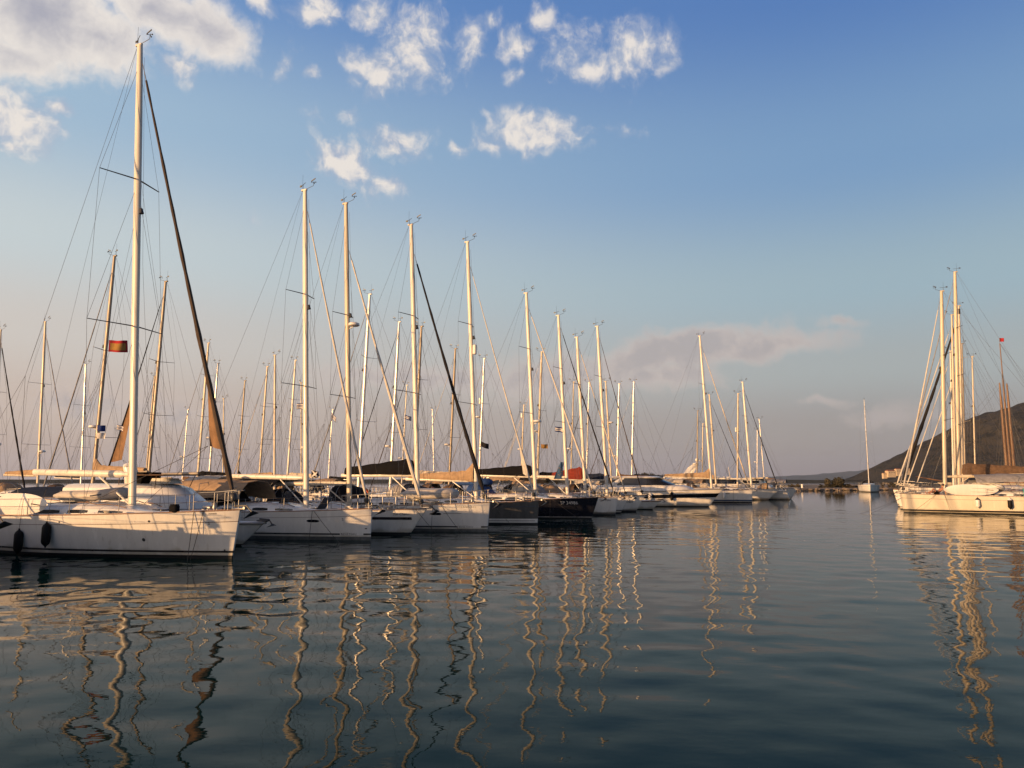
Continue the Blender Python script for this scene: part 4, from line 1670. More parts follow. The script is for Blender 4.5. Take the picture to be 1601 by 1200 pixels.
HW = mat('house_wall', (.50, .40, .28), .9, var=.1, sc=.5)
HR = mat('roof_tiles', (.26, .11, .06), .9, var=.2, sc=1)
for px, py, w, h, lb in ((1392, 741, 16, 6, 'long ochre house at the foot of the mountain, left of the white yacht bows'), (1404, 739, 11, 7, 'taller ochre house between the furled headsails at the foot of the mountain'),
                         (1383, 743, 8, 4, 'small pale house leftmost at the foot of the mountain'), (1418, 737, 9, 6, 'ochre house rightmost at the foot of the mountain, behind the dark furled headsail')):
    house(px, py, 1480, w, h, lb, HW, HR)

# white post and orange machine on the spit
e = empty('bollard', at_depth(1254.5, 768, 202), 0, 'short white post at the water edge of the spit', 'bollard')
e.location.z = .5
mb = MB()
mb.tube([(0, 0, 0), (0, 0, .9), (0, 0, .95)], [.28, .26, .2], n=10)
mb.build('post', RUBW, e)
mb = MB()
mb.tube([(0, 0, .95), (0, 0, 1.1)], [.32, .3], n=10)
mb.build('cap', RUBW, e)

# pontoon the left row is moored to (mostly hidden by the boats)
A24 = R(-24)
HD = Vector((math.cos(A24), math.sin(A24), 0))
PD = Vector((-HD.y, HD.x, 0))
pc = Vector((-9.7, 27.1, 0)) - HD * 17.2 + PD * 60
e = empty('pontoon', (pc.x, pc.y, 0), A24, 'long concrete pontoon running behind the sterns of the left row', 'pontoon')
mb = MB()
mb.box((0, 0, .25), (2.4, 170, .7), 0, .05)
mb.build('deck_slab', CONC, e)
for k in range(14):
    mb = MB()
    mb.box((1.0, -78 + 12 * k, 1.0), (.28, .28, .85), 0, .03)
    mb.tube([(1.0, -78 + 12 * k, 1.42), (1.0, -78 + 12 * k, 1.52)], [.15, .11], n=8)
    mb.build('service_pedestal', RUBW, e)

# ================================================================== LEFT ROW
FRONT = 'yachts moored bow-out along the left row'
def gnd(px, py):
    p = ground(px, py)
    return (p.x, p.y)


LEFT = {}
# the neighbour just outside the frame: only its anchor and pulpit reach in
b0 = sailboat('yacht mostly outside the left edge, only its black anchor in view', (-15.42, 22.9), A24, 13.0, 4.0, H=19, J=5.7, fb=1.52, fs=1.25, genoa=SAILW, boomlen=4.8, spray=CLOTHN, group=FRONT)
b1 = sailboat('nearest large white yacht with a dark furled headsail and thin dark side line', gnd(363, 873.5), R(-24), 14.4, 4.35, mast=(219, 70), fb=1.66, fs=1.34, rake=.28,
              genoa=SAILB, gr=.105, gfrac=.955, clew=(2.0, 4.9, .8), boomlen=5.4, boomz=1.22, rakeang=3.5, mast_r=(.165, .125), strp=(.21, .28), anti=.12, spread=(.37, .69), sprlen=1.5,
              group=FRONT, roofh=.34, covem=STRIPER)
m1 = motorboat('white flybridge motor boat with a tall rounded cabin behind the nearest white yacht', (-11.2, 32.3), R(-24), 11.5, 3.1, 1.0, .9, 1.25, 'flybridge', FRONT)
b2 = sailboat('white plumb-bowed yacht with oval hull port lights and two open dark deck hatches', gnd(579, 844.5), R(-24), 12.6, 3.7, mast=(477, 297), fb=1.40, fs=1.15, rake=.06, antim=ANTIG,
              anti=.16, strp=(.24, .31), cove=True, covem=STRIPER, genoa=SAILW, gr=.075, gfrac=.93, spray=CLOTHK, bimini=(CLOTHT, 6.6, 11.6, 1.50, .75), boomlen=4.6, spread=(.37, .66), boomz=1.42, hatches=2,
              ports=((2.1, 2.68, .80, .92, .2, GLASS), (4.5, 5.1, .78, .90, .2, GLASS)), group=FRONT, wb=.46)
b3 = sailboat('white raked-bow yacht with a broad black bow band and a radar halfway up its mast', gnd(640, 836.5), R(-24), 11.2, 3.15, mast=(541, 318), fb=1.28, fs=1.05, rake=.95, antim=ANTIF,
              anti=.14, strp=None, cove=False, genoa=SAILW, gr=.10, gfrac=.84, spray=CLOTHK, boomlen=4.6, boomz=1.2, boomtilt=-.01, radar=.585, mastm=ALUC, spread=(.35, .62), bimini=(CLOTHK, 7.6, 10.6, 1.75), group=FRONT, clew=None)
b4 = sailboat('white yacht with a covered grey dinghy on its foredeck and a black furled headsail', gnd(762, 831), R(-24), 12.9, 3.75, mast=(643, 351), fb=1.50, fs=1.22, rake=.14, antim=ANTIG,
              anti=.14, strp=(.22, .29), cove=False, genoa=SAILK, gr=.12, gfrac=.89, cover='stack', coverm=CLOTHK, coverh=.85, boomlen=4.9, boomtilt=-.005, spread=(.38, .66), spray=CLOTHK,
              ports=((2.2, 2.8, .86, .99, .2, GLASS),), group=FRONT, wb=.46)
b5 = sailboat('dark grey hulled yacht with a white boot line and a tan bundled mainsail', gnd(840, 820), R(-24), 12.4, 3.8, mast=(731, 378), fb=1.42, fs=1.18, rake=.10, hullm=GREYH, stripem=WHITE,
              strp=(.12, .36), anti=.10, cove=True, covem=STRIPEB, genoa=SAILW, gr=.06, gfrac=.90, clew=(1.4, 3.7, .45), cover='bundle', coverm=CLOTHT, coverh=.6, boomz=1.18, boomlen=5.0, spread=(.36, .67), radar=None, spray=CLOTHN, group=FRONT, wb=.5)
b6 = sailboat('black hulled yacht with white registration letters and a white furled headsail', gnd(925, 810.5), R(-24), 12.8, 3.9, mast=(823, 458), fb=1.46, fs=1.2, rake=.5, hullm=NAVY, stripem=ALUS,
              strp=(.09, .13), anti=.08, cove=False, genoa=SAILW, gr=.085, gfrac=.92, cover='stack', coverm=CLOTHK, coverh=.8, boomlen=5.0, spread=(.40, .72), spray=CLOTHU, radar=.36, group=FRONT, wb=.42)
b7 = sailboat('white yacht right of the black hulled yacht, name on its bow and black furled headsail', gnd(962, 805), R(-24), 11.4, 3.5, mast=(873, 493), fb=1.38, fs=1.15, rake=.22, genoa=SAILK, gr=.07, gfrac=.93,
              spread=(.40, .70), boomlen=4.4, spray=CLOTHC, bimini=(CLOTHT, 7.6, 10.4, 1.9), mastm=ALU, group=FRONT, strp=(.12, .2), cove=False)
b8 = sailboat('slim white yacht with a bright red mainsail cover', gnd(970, 802.2), R(-25), 10.8, 3.2, mast=(902, 527), fb=1.32, fs=1.1, rake=.75, genoa=CLOTHC, gr=.065, gfrac=.93, cover='stack', coverm=CLOTHR,
              coverh=1.0, boomlen=2.9, spread=(.42, .70), spray=CLOTHG, group=FRONT, cove=False)
b9 = sailboat('white yacht with large dark name letters on its bow and a dark thin headsail', gnd(994, 799.5), R(-24), 11.2, 3.3, mast=(934, 510), fb=1.36, fs=1.1, rake=.85, genoa=SAILB, gr=.05, gfrac=.93, boomlen=4.4,
              cover='stack', coverm=CLOTHN, coverh=.5, spread=(.40, .70), spray=CLOTHT, group=FRONT, cove=False, strp=(.12, .17))
m10 = motorboat('small white launch with a teak rub rail between the lettered bow and the big cruiser', gnd(1020, 796.5), R(-24), 7.2, 2.5, .85, .7, .8, 'launch', FRONT, cat='launch', name='motor_launch')
m11 = motorboat('big white sports cruiser with a dark band along its hull and dark glass cabin', gnd(1108, 792), R(-22), 12.8, 4.0, 1.85, 1.45, 1.5, 'cruiser', FRONT, band=(.50, .73), wb=.28)
b12 = sailboat('plumb-bowed white yacht with blue boot stripe and tan mainsail cover beside the sports cruiser', gnd(1176, 785.5), R(-24), 14.2, 4.3, mast=(1094, 525), fb=1.5, fs=1.25, rake=.06, genoa=CLOTHC, gr=.085, gfrac=.93,
               cover='bundle', coverm=CLOTHT, coverh=.6, boomlen=5.8, spread=(.40, .68), stripem=STRIPEB, strp=(.16, .34), cove=False, spray=None, bimini=(CLOTHT, 5.6, 11.5, 1.5), group=FRONT, wb=.5,
               ports=((2.4, 3.2, 1.02, 1.10, .1, GLASS),))
b13 = sailboat('white clipper-bowed yacht with a black furled headsail second from the end of the left row', gnd(1201, 781.3), R(-24), 12.2, 3.8, mast=(1161, 597), fb=1.5, fs=1.2, rake=1.6, genoa=SAILK, gr=.07, gfrac=.92,
               cover=None, boomlen=4.4, spread=(.36, .68), group=FRONT, cove=False, clew=None, spray=CLOTHC)
m14 = motorboat('white trawler with a boxy dark-roofed wheelhouse at the far end of the left row', gnd(1237, 779.5), R(-24), 14.0, 4.4, 1.6, 1.3, 1.0, 'trawler', None)
m15 = motorboat('white flybridge cruiser with a tall radar arch behind the plumb-bowed yacht with tan canvas', (36.5, 112), R(-24), 14.5, 4.4, 1.6, 1.35, 1.3, 'arch', FRONT)
m14[0]['group'] = FRONT


# graphics and lettering on the hulls
H1, H2, H3, H4, H5, H6, H7, H9 = b1[1], b2[1], b3[1], b4[1], b5[1], b6[1], b7[1], b9[1]
text_on_hull(H1, 'S', .66, 1.17, .15, -1, STRIPE, b1[2]['hull'], 'hull_mark')
text_on_hull(H1, 'oceanis', .62, 1.53, .085, -1, STRIPE, b1[2]['hull'], 'lettering', italic=.2)
for d_, z_, r_ in ((2.6, 1.28, .04), (2.9, .64, .06), (.2, .3, .03), (6.1, 1.22, .03)):
    H1.patch(d_ - r_, d_ + r_, z_ - r_, z_ + r_, -1, .006, 8, r_).build('skin_fitting', DARKM, b1[2]['hull'])
text_on_hull(H2, 'BENETEAU', 1.22, .238, .125, -1, STRIPE, b2[2]['hull'], spacing=1.15, out=.010)
H2.patch(.08, .26, .24, .31, -1, .007).build('stripe_end', STRIPE, b2[2]['hull'])
H2.patch(.26, 1.27, .225, .325, -1, .0055).build('stripe_gap', WHITE, b2[2]['hull'])
text_on_hull(H2, 'S', 1.12, .88, .17, -1, STRIPE, b2[2]['hull'], 'hull_mark')
H2.patch(.10, .20, .50, .55, -1, .006, 6, .04).build('skin_fitting', DARKM, b2[2]['hull'])
for sd in (-1, 1):
    H3.patch(-.25, 5.2, .76, .89, sd, .006, 24).build('hull_band', STRIPE, b3[2]['hull'])
text_on_hull(H3, 'Sun Charm', .62, .98, .17, -1, STRIPE, b3[2]['hull'], italic=.35)
text_on_hull(H4, 'OCEANIS 411', 1.45, 1.24, .15, -1, ANTIG, b4[2]['hull'], spacing=1.1)
H4.patch(.08, .28, .22, .29, -1, .0075).build('stripe_end', STRIPE, b4[2]['hull'])
H4.patch(.28, 1.45, .21, .30, -1, .0055).build('stripe_gap', WHITE, b4[2]['hull'])
text_on_hull(H4, 'BENETEAU', 1.4, .215, .13, -1, ANTIG, b4[2]['hull'], spacing=1.2, out=.010)
H4.patch(1.2, 2.1, .94, .96, -1, .006).build('cove_line', STRIPER, b4[2]['hull'])
H5.patch(.1, 12, .215, .25, -1, .006, 30).build('boot_line', STRIPE, b5[2]['hull'])
text_on_hull(H6, 'SP 34986', 1.95, 1.0, .31, -1, WHITEF, b6[2]['hull'])
text_on_hull(H7, 'Sea Tales', 1.05, 1.08, .22, -1, STRIPE, b7[2]['hull'])
text_on_hull(H9, 'Cobi', 1.0, .74, .42, -1, STRIPE, b9[2]['hull'], italic=.15)
H9.patch(.2, 1.5, 1.15, 1.22, -1, .006).build('bow_stripe', STRIPE, b9[2]['hull'])

# fenders
G_ = 'fenders hanging along hull sides'
fender(b1[0], H1, 6.55, -1, .78, RUBK, 'black fender hanging at mid length on the nearest white yacht, right one of its pair', G_, .15, .78)
fender(b1[0], H1, 7.95, -1, .50, RUBK, 'black fender hanging low on the nearest white yacht close to the left edge', G_, .15, .78)
fender(m11[0], m11[1], 5.5, -1, .98, RUBW, 'white fender on the side of the big sports cruiser', G_, .2, .75, .5)
fender(m11[0], m11[1], 3.4, -1, 1.06, RUBK, 'black fender on the side of the big sports cruiser', G_, .17, .8, .5)
fender(b12[0], b12[1], 3.0, -1, .85, RUBW, 'white fender near the bow of the plumb-bowed yacht right of the sports cruiser', G_, .15, .7, .3)

# dinghies and boards on deck
T1 = b1[0]
X1 = b1[2]['X']
w = to_world(T1, (X1(7.35), .25, H1.ztop(9) + .48))
dinghy(w, A24 + R(2), 3.0, 'grey inflatable dinghy lying on the deck of the nearest yacht under its white boom')
w = to_world(T1, (X1(8.75), -H1.hb(.6, 1.3) + .20, H1.ztop(8.7) + .02))
board(w, A24, 3.7, .80, 'white paddle board stood on edge along the rail of the nearest white yacht', lean=-.12)
w = to_world(b4[0], (b4[2]['X'](3.35), -.25, H4.ztop(3.5) + .30))
dinghy(w, A24 + R(3), 3.0, 'covered grey dinghy upside down on the foredeck of the white yacht with a black headsail', True, PVCL, PVCL, 1.7, .26)
w = to_world(b6[0], (b6[2]['X'](9.4), .2, H6.ztop(9) + 1.05))
dinghy(w, A24, 2.9, 'blue-covered dinghy behind the dark grey hulled yacht, low under the booms', True, CLOTHU, CLOTHU, 1.5)
# small black box on the nearest yacht's foredeck rail
e = empty('outboard_bag', to_world(T1, (X1(1.8), -H1.edge_d(1.8, 1).y + .12, H1.ztop(1.8))), A24, 'small black bag strapped to the foredeck rail of the nearest white yacht', 'bag')
mb = MB()
mb.box((0, 0, .13), (.34, .22, .26), 0, .04)
mb.build('bag', CLOTHK, e)
mb = MB()
mb.box((0, 0, .27), (.30, .18, .05), 0, .02)
mb.build('lid', CLOTHK, e)


def lifebuoy(root, p, label, m=ORANGE, r=.28):
    e = empty('lifebuoy', to_world(root, p), root.rotation_euler.z, label, 'lifebuoy', 'lifebuoys on the stern rails')
    mb = MB()
    mb.tube([(0, r * math.cos(a), r + r * math.sin(a)) for a in [2 * math.pi * k / 20 for k in range(21)]], .07, n=8, ref=(1, 0, 0))
    mb.build('ring', m, e)
    mb = MB()
    mb.tube([(0, (r + .075) * math.cos(a), r + (r + .075) * math.sin(a)) for a in [2 * math.pi * k / 20 for k in range(21)]], .012, n=4, ref=(1, 0, 0))
    mb.build('grab_line', ROPEW, e)


for b_, lb in ((b5, 'orange lifebuoy on the stern rail of the dark grey hulled yacht'), (b6, 'orange lifebuoy on the stern rail of the black hulled yacht')):
    lifebuoy(b_[0], (-b_[1].L / 2 + .35, -.7, b_[1].fs + .35), lb)

# mooring lines from the bows
def bow_lines(b, items, who):
    H_ = b[1]
    for (d, sd, dx, dy, lb) in items:
        a = to_world(b[0], H_.edge_d(d, sd, -.02, .03))
        q = to_world(b[0], (H_.X(d) + dx, H_.edge_d(d, sd).y + dy, -.15))
        mooring(a, q, lb + ' ' + who, sag=.05)


bow_lines(b1, [(1.05, -1, -.1, -.12, 'left of two dark lines dropping steeply from the bow of'), (.75, -1, -.45, -.10, 'right of two dark lines dropping from the bow of')], 'the nearest white yacht')
bow_lines(b2, [(2.35, -1, -.05, -.15, 'upright dark line dropping from the bow cleat of'), (2.3, -1, 2.0, -.5, 'slanting line running forward into the water from')], 'the yacht with two open hatches')
bow_lines(b3, [(2.2, -1, -.25, -.3, 'dark line dropping from the side of'), (-.5, -1, 1.9, -.6, 'thin line slanting forward from the bow of')], 'the raked-bow yacht with a black band')
bow_lines(b4, [(2.6, -1, .0, -.15, 'upright pale line dropping from the side of'), (2.2, -1, 1.6, -.4, 'slanting line leading forward from')], 'the yacht with the covered grey dinghy')
bow_lines(b5, [(2.6, -1, .0, -.15, 'upright line dropping from the bow of'), (2.5, -1, 1.8, -.5, 'slanting line leading forward from')], 'the dark grey hulled yacht')
bow_lines(b6, [(2.6, -1, .0, -.15, 'upright line dropping from the side of'), (2.5, -1, 2.6, -.6, 'pale slanting line leading forward from')], 'the black hulled yacht')
bow_lines(b7, [(1.2, -1, -.6, -.2, 'dark line dropping from the bow of')], 'the white yacht right of the black one')
bow_lines(b12, [(2.0, -1, .0, -.15, 'upright line dropping from the bow of')], 'the plumb-bowed yacht with tan canvas')

# ================================================================== BACKGROUND YACHTS BEHIND THE LEFT ROW
BG = 'yachts in the rows behind the left row'


def bgboat(xt, yt, Hh_, side, label, L=None, mastm=None, genoa=None, gr=.06, cover=None, coverm=None, spread=(.38, .68), radar=None, hullm=None, rake=2.4, mr=None, spray=None, boom=True, gfrac=.93, clew=None, group=BG, bimini=None, head=None):
    P = at_height(xt, yt, Hh_)
    L = L or Hh_ * .74
    hdg = (A24 if side == 'R' else A24 + math.pi) if head is None else head
    hv = Vector((math.cos(hdg), math.sin(hdg)))
    J = L * .36
    st = Vector(P[:2]) + hv * (J + Hh_ * math.tan(R(rake)))
    mr = (mr or Hh_ * .0078) * 1.08
    return sailboat(label, st, hdg, L, L * .31, H=Hh_, J=J, fb=L * .118, fs=L * .10, rake=.4, rakeang=rake, mastm=mastm or ALU, mast_r=(mr, mr * .75), genoa=genoa, gr=gr, gfrac=gfrac, cover=cover, coverm=coverm,
                    spread=spread, radar=radar, hullm=hullm or HULLW, detail=1, spray=spray, boom=boom, group=group, clew=clew, bimini=bimini, boomlen=L * .36, mast=None, cove=True, anchor=False, coverh=.5, vang=False)


BGS = [
    (1, 516, 15.5, 'R', 'yacht at the left edge, mast half out of view, with a black furled headsail', dict(genoa=SAILK, gr=.085, bimini=(CLOTHN, 5.5, 10.2, 1.9), spread=(.36, .62))),
    (71, 503, 17.5, 'R', 'white masted yacht near the left edge with a grey radar low on its mast', dict(genoa=CLOTHG, gr=.07, radar=.23, spread=(.27, .63), spray=CLOTHT)),
    (134, 570, 14.5, 'R', 'slim white masted yacht between the low-radar mast and the red and yellow flag', dict(spread=(.35, .68), cover='stack', coverm=CLOTHN)),
    (179, 400, 17.5, 'L', 'bronze masted yacht flying the red and yellow flag, headsail furled to the left', dict(mastm=ALUB, genoa=CLOTHG, gr=.06, spread=(.24, .60), cover='bundle', coverm=CLOTHT)),
    (259, 440, 17.0, 'L', 'bronze masted yacht just right of the tallest mast, black headsail furled to the left', dict(mastm=ALUB, genoa=SAILK, gr=.065, spread=(.37, .62), clew=(2.4, 9.3, 1.35))),
    (242, 588, 14.5, 'L', 'thin bronze masted yacht close left of the taller bronze mast', dict(mastm=ALUB, genoa=SAILK, gr=.045)),
    (294, 640, 12.0, 'L', 'small yacht with a short pale mast left of the nearest yacht dark furled headsail', dict(mr=.075)),
    (326, 536, 16.5, 'L', 'white masted yacht whose masthead crosses the dark headsail of the nearest yacht', dict(spread=(.22, .5, .78), genoa=CLOTHG, gr=.04, cover='stack', coverm=CLOTHK)),
    (341, 568, 15.0, 'L', 'silver masted yacht right beside the mast that crosses the dark headsail', dict(mastm=ALUS, spread=(.4, .7))),
    (350, 623, 13.0, 'R', 'short white masted yacht showing between the dark headsail and the tan awning', dict(mr=.085)),
    (383, 595, 14.0, 'L', 'thin bronze masted yacht above the left end of the tan awning', dict(mastm=ALUB, genoa=SAILB, gr=.035)),
    (418, 573, 14.5, 'L', 'white masted yacht left one of the twin masts above the tan awning', dict(genoa=CLOTHC, gr=.05)),
    (430, 555, 15.0, 'R', 'white masted yacht right one of the twin masts above the tan awning', dict(spread=(.38, .64))),
    (462, 563, 15.0, 'L', 'white masted yacht flying a small striped flag just left of the hatch yacht mast', dict(spread=(.4, .7), cover='stack', coverm=CLOTHC)),
    (471, 598, 14.0, 'R', 'slim masted yacht half hidden by the mast of the yacht with two open hatches', dict(mr=.08)),
    (520, 640, 12.5, 'L', 'short masted yacht with a tattered flag left of the radar mast of the raked-bow yacht', dict(mr=.08)),
    (578, 460, 17.0, 'L', 'tall white masted yacht right of the raked-bow yacht mast, grey headsail furled to the left', dict(genoa=CLOTHG, gr=.05, spread=(.36, .68), clew=None, cover='stack', coverm=CLOTHN)),
    (624, 503, 16.5, 'L', 'white masted yacht with a black headsail left of the black stack-pack yacht mast', dict(genoa=SAILK, gr=.05, radar=.27, spread=(.35, .6))),
    (636, 602, 14.0, 'L', 'thin masted yacht seen just left of the mast of the yacht with the covered dinghy', dict(mr=.08)),
    (659, 510, 16.0, 'L', 'bronze masted yacht close right of the mast of the yacht with the covered dinghy', dict(mastm=ALUB, genoa=SAILB, gr=.045)),
    (676, 640, 13.0, 'R', 'short pale masted yacht between the bronze mast and the black furled headsail', dict(mr=.075, mastm=ALUS)),
    (712, 545, 15.5, 'L', 'bronze masted yacht with a small radar left of the tan-sail yacht mast', dict(mastm=ALUB, genoa=ALUS, gr=.05, radar=.33)),
    (757, 560, 15.0, 'L', 'white stepped mast yacht with a radar right of the tan-sail yacht mast', dict(radar=.56, spread=(.34, .66), genoa=CLOTHG, gr=.04)),
    (819, 633, 13.0, 'L', 'short masted yacht with a big radar close left of the black hulled yacht mast', dict(radar=.48, genoa=ALUS, gr=.06)),
    (847, 550, 15.5, 'L', 'white masted yacht flying a small yellow flag right of the black hulled yacht mast', dict(spread=(.32, .58), genoa=ALUS, gr=.045, cover='stack', coverm=CLOTHK)),
    (897, 597, 14.5, 'L', 'thin masted yacht left of the red-covered yacht mast', dict(mr=.08)),
    (921, 598, 14.5, 'L', 'thin masted yacht with a black headsail between the red-covered yacht and the lettered yacht', dict(genoa=SAILK, gr=.06, mr=.09)),
    (947, 596, 14.5, 'R', 'yacht with a small radar whose mast stands just right of the lettered yacht mast', dict(radar=.62, mr=.095)),
    (968, 600, 14.5, 'L', 'thin silver masted yacht second from the right end of the dense masts', dict(genoa=SAILB, gr=.045, mastm=ALUS)),
    (991, 597, 15.0, 'L', 'slim white masted yacht standing clear at the right end of the dense masts', dict(genoa=ALUS, gr=.045, radar=None)),
    (1091, 642, 13.0, 'L', 'thin bronze masted yacht leftmost behind the plumb-bowed yacht with tan canvas', dict(mastm=ALUB, mr=.09, spread=(.15, .3, .6))),
    (1099, 662, 12.0, 'L', 'short white masted yacht partly hidden by the mast with the tan mainsail cover', dict(mr=.1, spread=(.3, .66))),
    (1109, 617, 15.0, 'R', 'yacht with a thin black headsail right behind the mast with the tan mainsail cover', dict(genoa=SAILK, gr=.055, spread=(.33, .68))),
    (1154, 615, 15.0, 'L', 'white masted yacht with a white box high on its mast, behind the clipper-bowed yacht', dict(spread=(.36, .6))),
    (1187, 655, 13.5, 'R', 'thin dark masted yacht rightmost behind the end of the left row', dict(mastm=ALUS, mr=.075)),
    (1184, 672, 12.5, 'L', 'faint thin masted yacht close left of the dark mast ending the left row', dict(mastm=ALUS, mr=.06)),
]
BGO = {}
crnd = random.Random(31)
for xt, yt, h_, sd_, lb, kw in BGS:
    kw.setdefault('spray', crnd.choice((CLOTHT, CLOTHB, CLOTHK, CLOTHN, CLOTHT, CLOTHG)))
    kw.setdefault('bimini', (crnd.choice((CLOTHT, CLOTHB, CLOTHC, CLOTHN, CLOTHG)), h_ * .55, h_ * .71, 1.65, .3) if crnd.random() < .5 else None)
    if 'cover' not in kw:
        kw.update(cover=crnd.choice(('bundle', 'stack', 'stack', None)), coverm=crnd.choice((CLOTHT, CLOTHB, CLOTHK, CLOTHN, CLOTHC)))
    if crnd.random() < .35 and 'radar' not in kw:
        kw['radar'] = crnd.uniform(.28, .45)
    kw.setdefault('mastm', crnd.choice((ALU, ALUC, ALUC, ALUS)))
    BGO[(xt, yt)] = bgboat(xt, yt, h_, sd_, lb, **kw)


def mastbox(b, f, label):
    """tubular reflector clipped to a mast"""
    mb = MB()
    p = b[2]['mp'](f) + Vector((.26, 0, 0))
    mb.tube([p + Vector((0, 0, -.32)), p + Vector((0, 0, -.28)), p + Vector((0, 0, .28)), p + Vector((0, 0, .32))], [.08, .13, .13, .08], n=10)
    mo = [c for c in b[0].children if c.name.startswith('mast')][0]
    mb.build('radar_reflector', WHITE, mo)


mastbox(b5, .57, '')
mastbox(BGO[(757, 560)], .68, '')
mastbox(BGO[(819, 633)], .88, '')
mastbox(BGO[(1154, 615)], .62, '')

# ================================================================== RIGHT ROW
RG = 'yachts moored bow-left in the right row'
AR = R(160)
r1 = sailboat('long white yacht in front on the right, sunbather and white board on deck', gnd(1413, 800.5), AR, 15.5, 4.6, mast=(1472, 455), fb=1.55, fs=1.35, rake=.22, hullm=HULLC, genoa=SAILW, gr=.085, gfrac=.95,
              strp=(.13, .27), anti=.08, cove=True, covem=STRIPE, spread=(.36, .68), boomlen=5.2, mast_r=(.155, .12), mastm=ALUC, group=RG, wb=.5, spray=None, bimini=(CLOTHG, 5.2, 11.0, 1.75, .5), boomz=1.5, vang=True)
r2 = sailboat('tallest masted yacht of the right row with a brown covered mainsail and dark headsail', gnd(1408, 796.0), AR, 16.0, 4.7, mast=(1493, 425), fb=1.6, fs=1.35, rake=.3, genoa=CLOTHG, gr=.07, gfrac=.95,
              cover='stack', coverm=CLOTHB, coverh=1.0, boomlen=6.4, boomz=1.55, spread=(.30, .52, .74), mast_r=(.165, .13), group=RG, mastm=ALUC, anchor=False)
r3 = bgboat(1488, 492, 19.5, 'L', 'yacht in the right row with a cream mast close left of the tallest one', genoa=SAILW, gr=.085, head=AR, group=RG, mr=.10, mastm=ALUC, spread=(.3, .6), cover='bundle', coverm=CLOTHT)
r4 = bgboat(1499, 478, 22.0, 'L', 'yacht in the right row whose mast has a black band near the top', genoa=SAILK, gr=.22, head=AR, group=RG, mr=.115, mastm=ALUC, spread=(.35, .7))
r5 = bgboat(1504, 537, 20.0, 'L', 'yacht in the right row with a bronze mast just right of the black-banded one', genoa=SAILW, gr=.08, head=AR, group=RG, mr=.095, mastm=ALUB, spread=(.3, .5, .7))
r6 = bgboat(1520, 557, 18.5, 'L', 'slim masted yacht standing clear right of the clustered right-row masts', genoa=None, head=AR, group=RG, mr=.085, mastm=ALUC, spread=(.55,) * 2, cover='stack', coverm=CLOTHC)
r7 = bgboat(1486, 548, 17.5, 'L', 'yacht in the right row with a white headsail furled low, hidden behind the front mast', genoa=SAILW, gr=.07, head=AR, group=RG, mr=.10)
mb = MB()
for f0_, f1_ in ((.955, .985),):
    mb.tube([r4[2]['mp'](f0_), r4[2]['mp'](f1_)], [.148, .145], [.115, .112], n=12)
mb.build('mast_band', STRIPE, [c for c in r4[0].children if c.name.startswith('mast')][0])


# wooden schooner behind the right row
def schooner():
    P = at_height(1558, 598, 19.5)
    L = 24
    hv = Vector((math.cos(AR), math.sin(AR)))
    st = Vector(P[:2]) + hv * (8.0)
    hd = AR
    org = Vector((st.x, st.y, 0)) - Vector((hv.x, hv.y, 0)) * (L / 2)
    root = empty('wooden_schooner', org, hd, 'brown wooden masted schooner behind the right row, red flag at its highest masthead', 'schooner')
    Hs = Hull(L, 6.2, 2.3, 2.0, 2.2, .75, wb=.4)
    Hs.mesh(None, .2, (.3, .45), (.80, .86)).build('hull', [CREAM, ANTIF, STRIPER, TEAK], root, ang=50)
    Hs.deck().build('deck', TEAK, root)
    mb = MB()
    plan_loft(mb, [(8, 18, 1.9, Hs.ztop(10) - .05, .6), (8.3, 17.8, 1.8, Hs.ztop(10) + 1.1, .6)], X=Hs.X)
    mb.build('deckhouse', TEAK, root)
    tops = []
    for d, H_, r_, ex in ((8.6, 19.5, .27, 0), (8.9, 18.6, .22, 0), (9.15, 26.4, .19, 1), (9.45, 19.2, .28, 0)):
        x = Hs.X(d)
        z0 = Hs.ztop(d) - .1
        rk = math.tan(R(-.3))
        y_ = (.8 if d in (8.9, 9.45) else -.2)
        mb = MB()
        mb.tube([(x, y_, z0), (x - rk * H_ * .5, y_, H_ * .5), (x - rk * H_ * .85, y_, H_ * .85), (x - rk * H_, y_, H_)], [r_, r_ * .95, r_ * .7 if not ex else r_ * .45, r_ * .4], n=10)
        mb.build('mast', WOODM, root)
        tops.append(Vector((x - rk * H_, y_, H_)))
        mb = MB()
        for sd in (1, -1):
            for k in (-1.6, -.5, .6, 1.7):
                mb.tube([Hs.edge_d(d + k, sd, .05), (x - rk * H_ * .82, y_, H_ * .82)], .012, n=4)
        mb.build('shroud', WIRE, root)
    mb = MB()
    mb.tube([(Hs.X(0) + 1.5, 0, 2.5), (Hs.X(0) + 5.5, 0, 3.3)], [.16, .09], n=8)
    mb.build('bowsprit', WOODM, root)
    for t_, e_ in ((tops[0], (Hs.X(0) + 5.4, 0, 3.3)), (tops[0] * .97, (Hs.X(0) + 3.5, 0, 2.9)), (tops[2], (Hs.X(23), 0, 3)), (tops[2], (Hs.X(19), 1.5, 2.4)), (tops[2], (Hs.X(21), -2, 2.4))):
        mb = MB()
        mb.tube([t_, e_], .013, n=4)
        mb.build('stay', WIRE, root)
    mb = MB()
    mb.tube([(Hs.X(11.8), 0, 4.3), (Hs.X(20), 0, 4.9)], [.12, .09], n=8)
    bo = mb.build('boom', WOODM, root)
    mb = MB()
    mb.tube([(Hs.X(11.9), 0, 4.7), (Hs.X(15), 0, 4.85), (Hs.X(19.5), 0, 5.1)], [.3, .25, .12], n=8)
    mb.build('sail_cover', CLOTHC, bo)
    w_ = root.matrix_basis @ tops[2]
    return root, w_


sc, sctop = schooner()

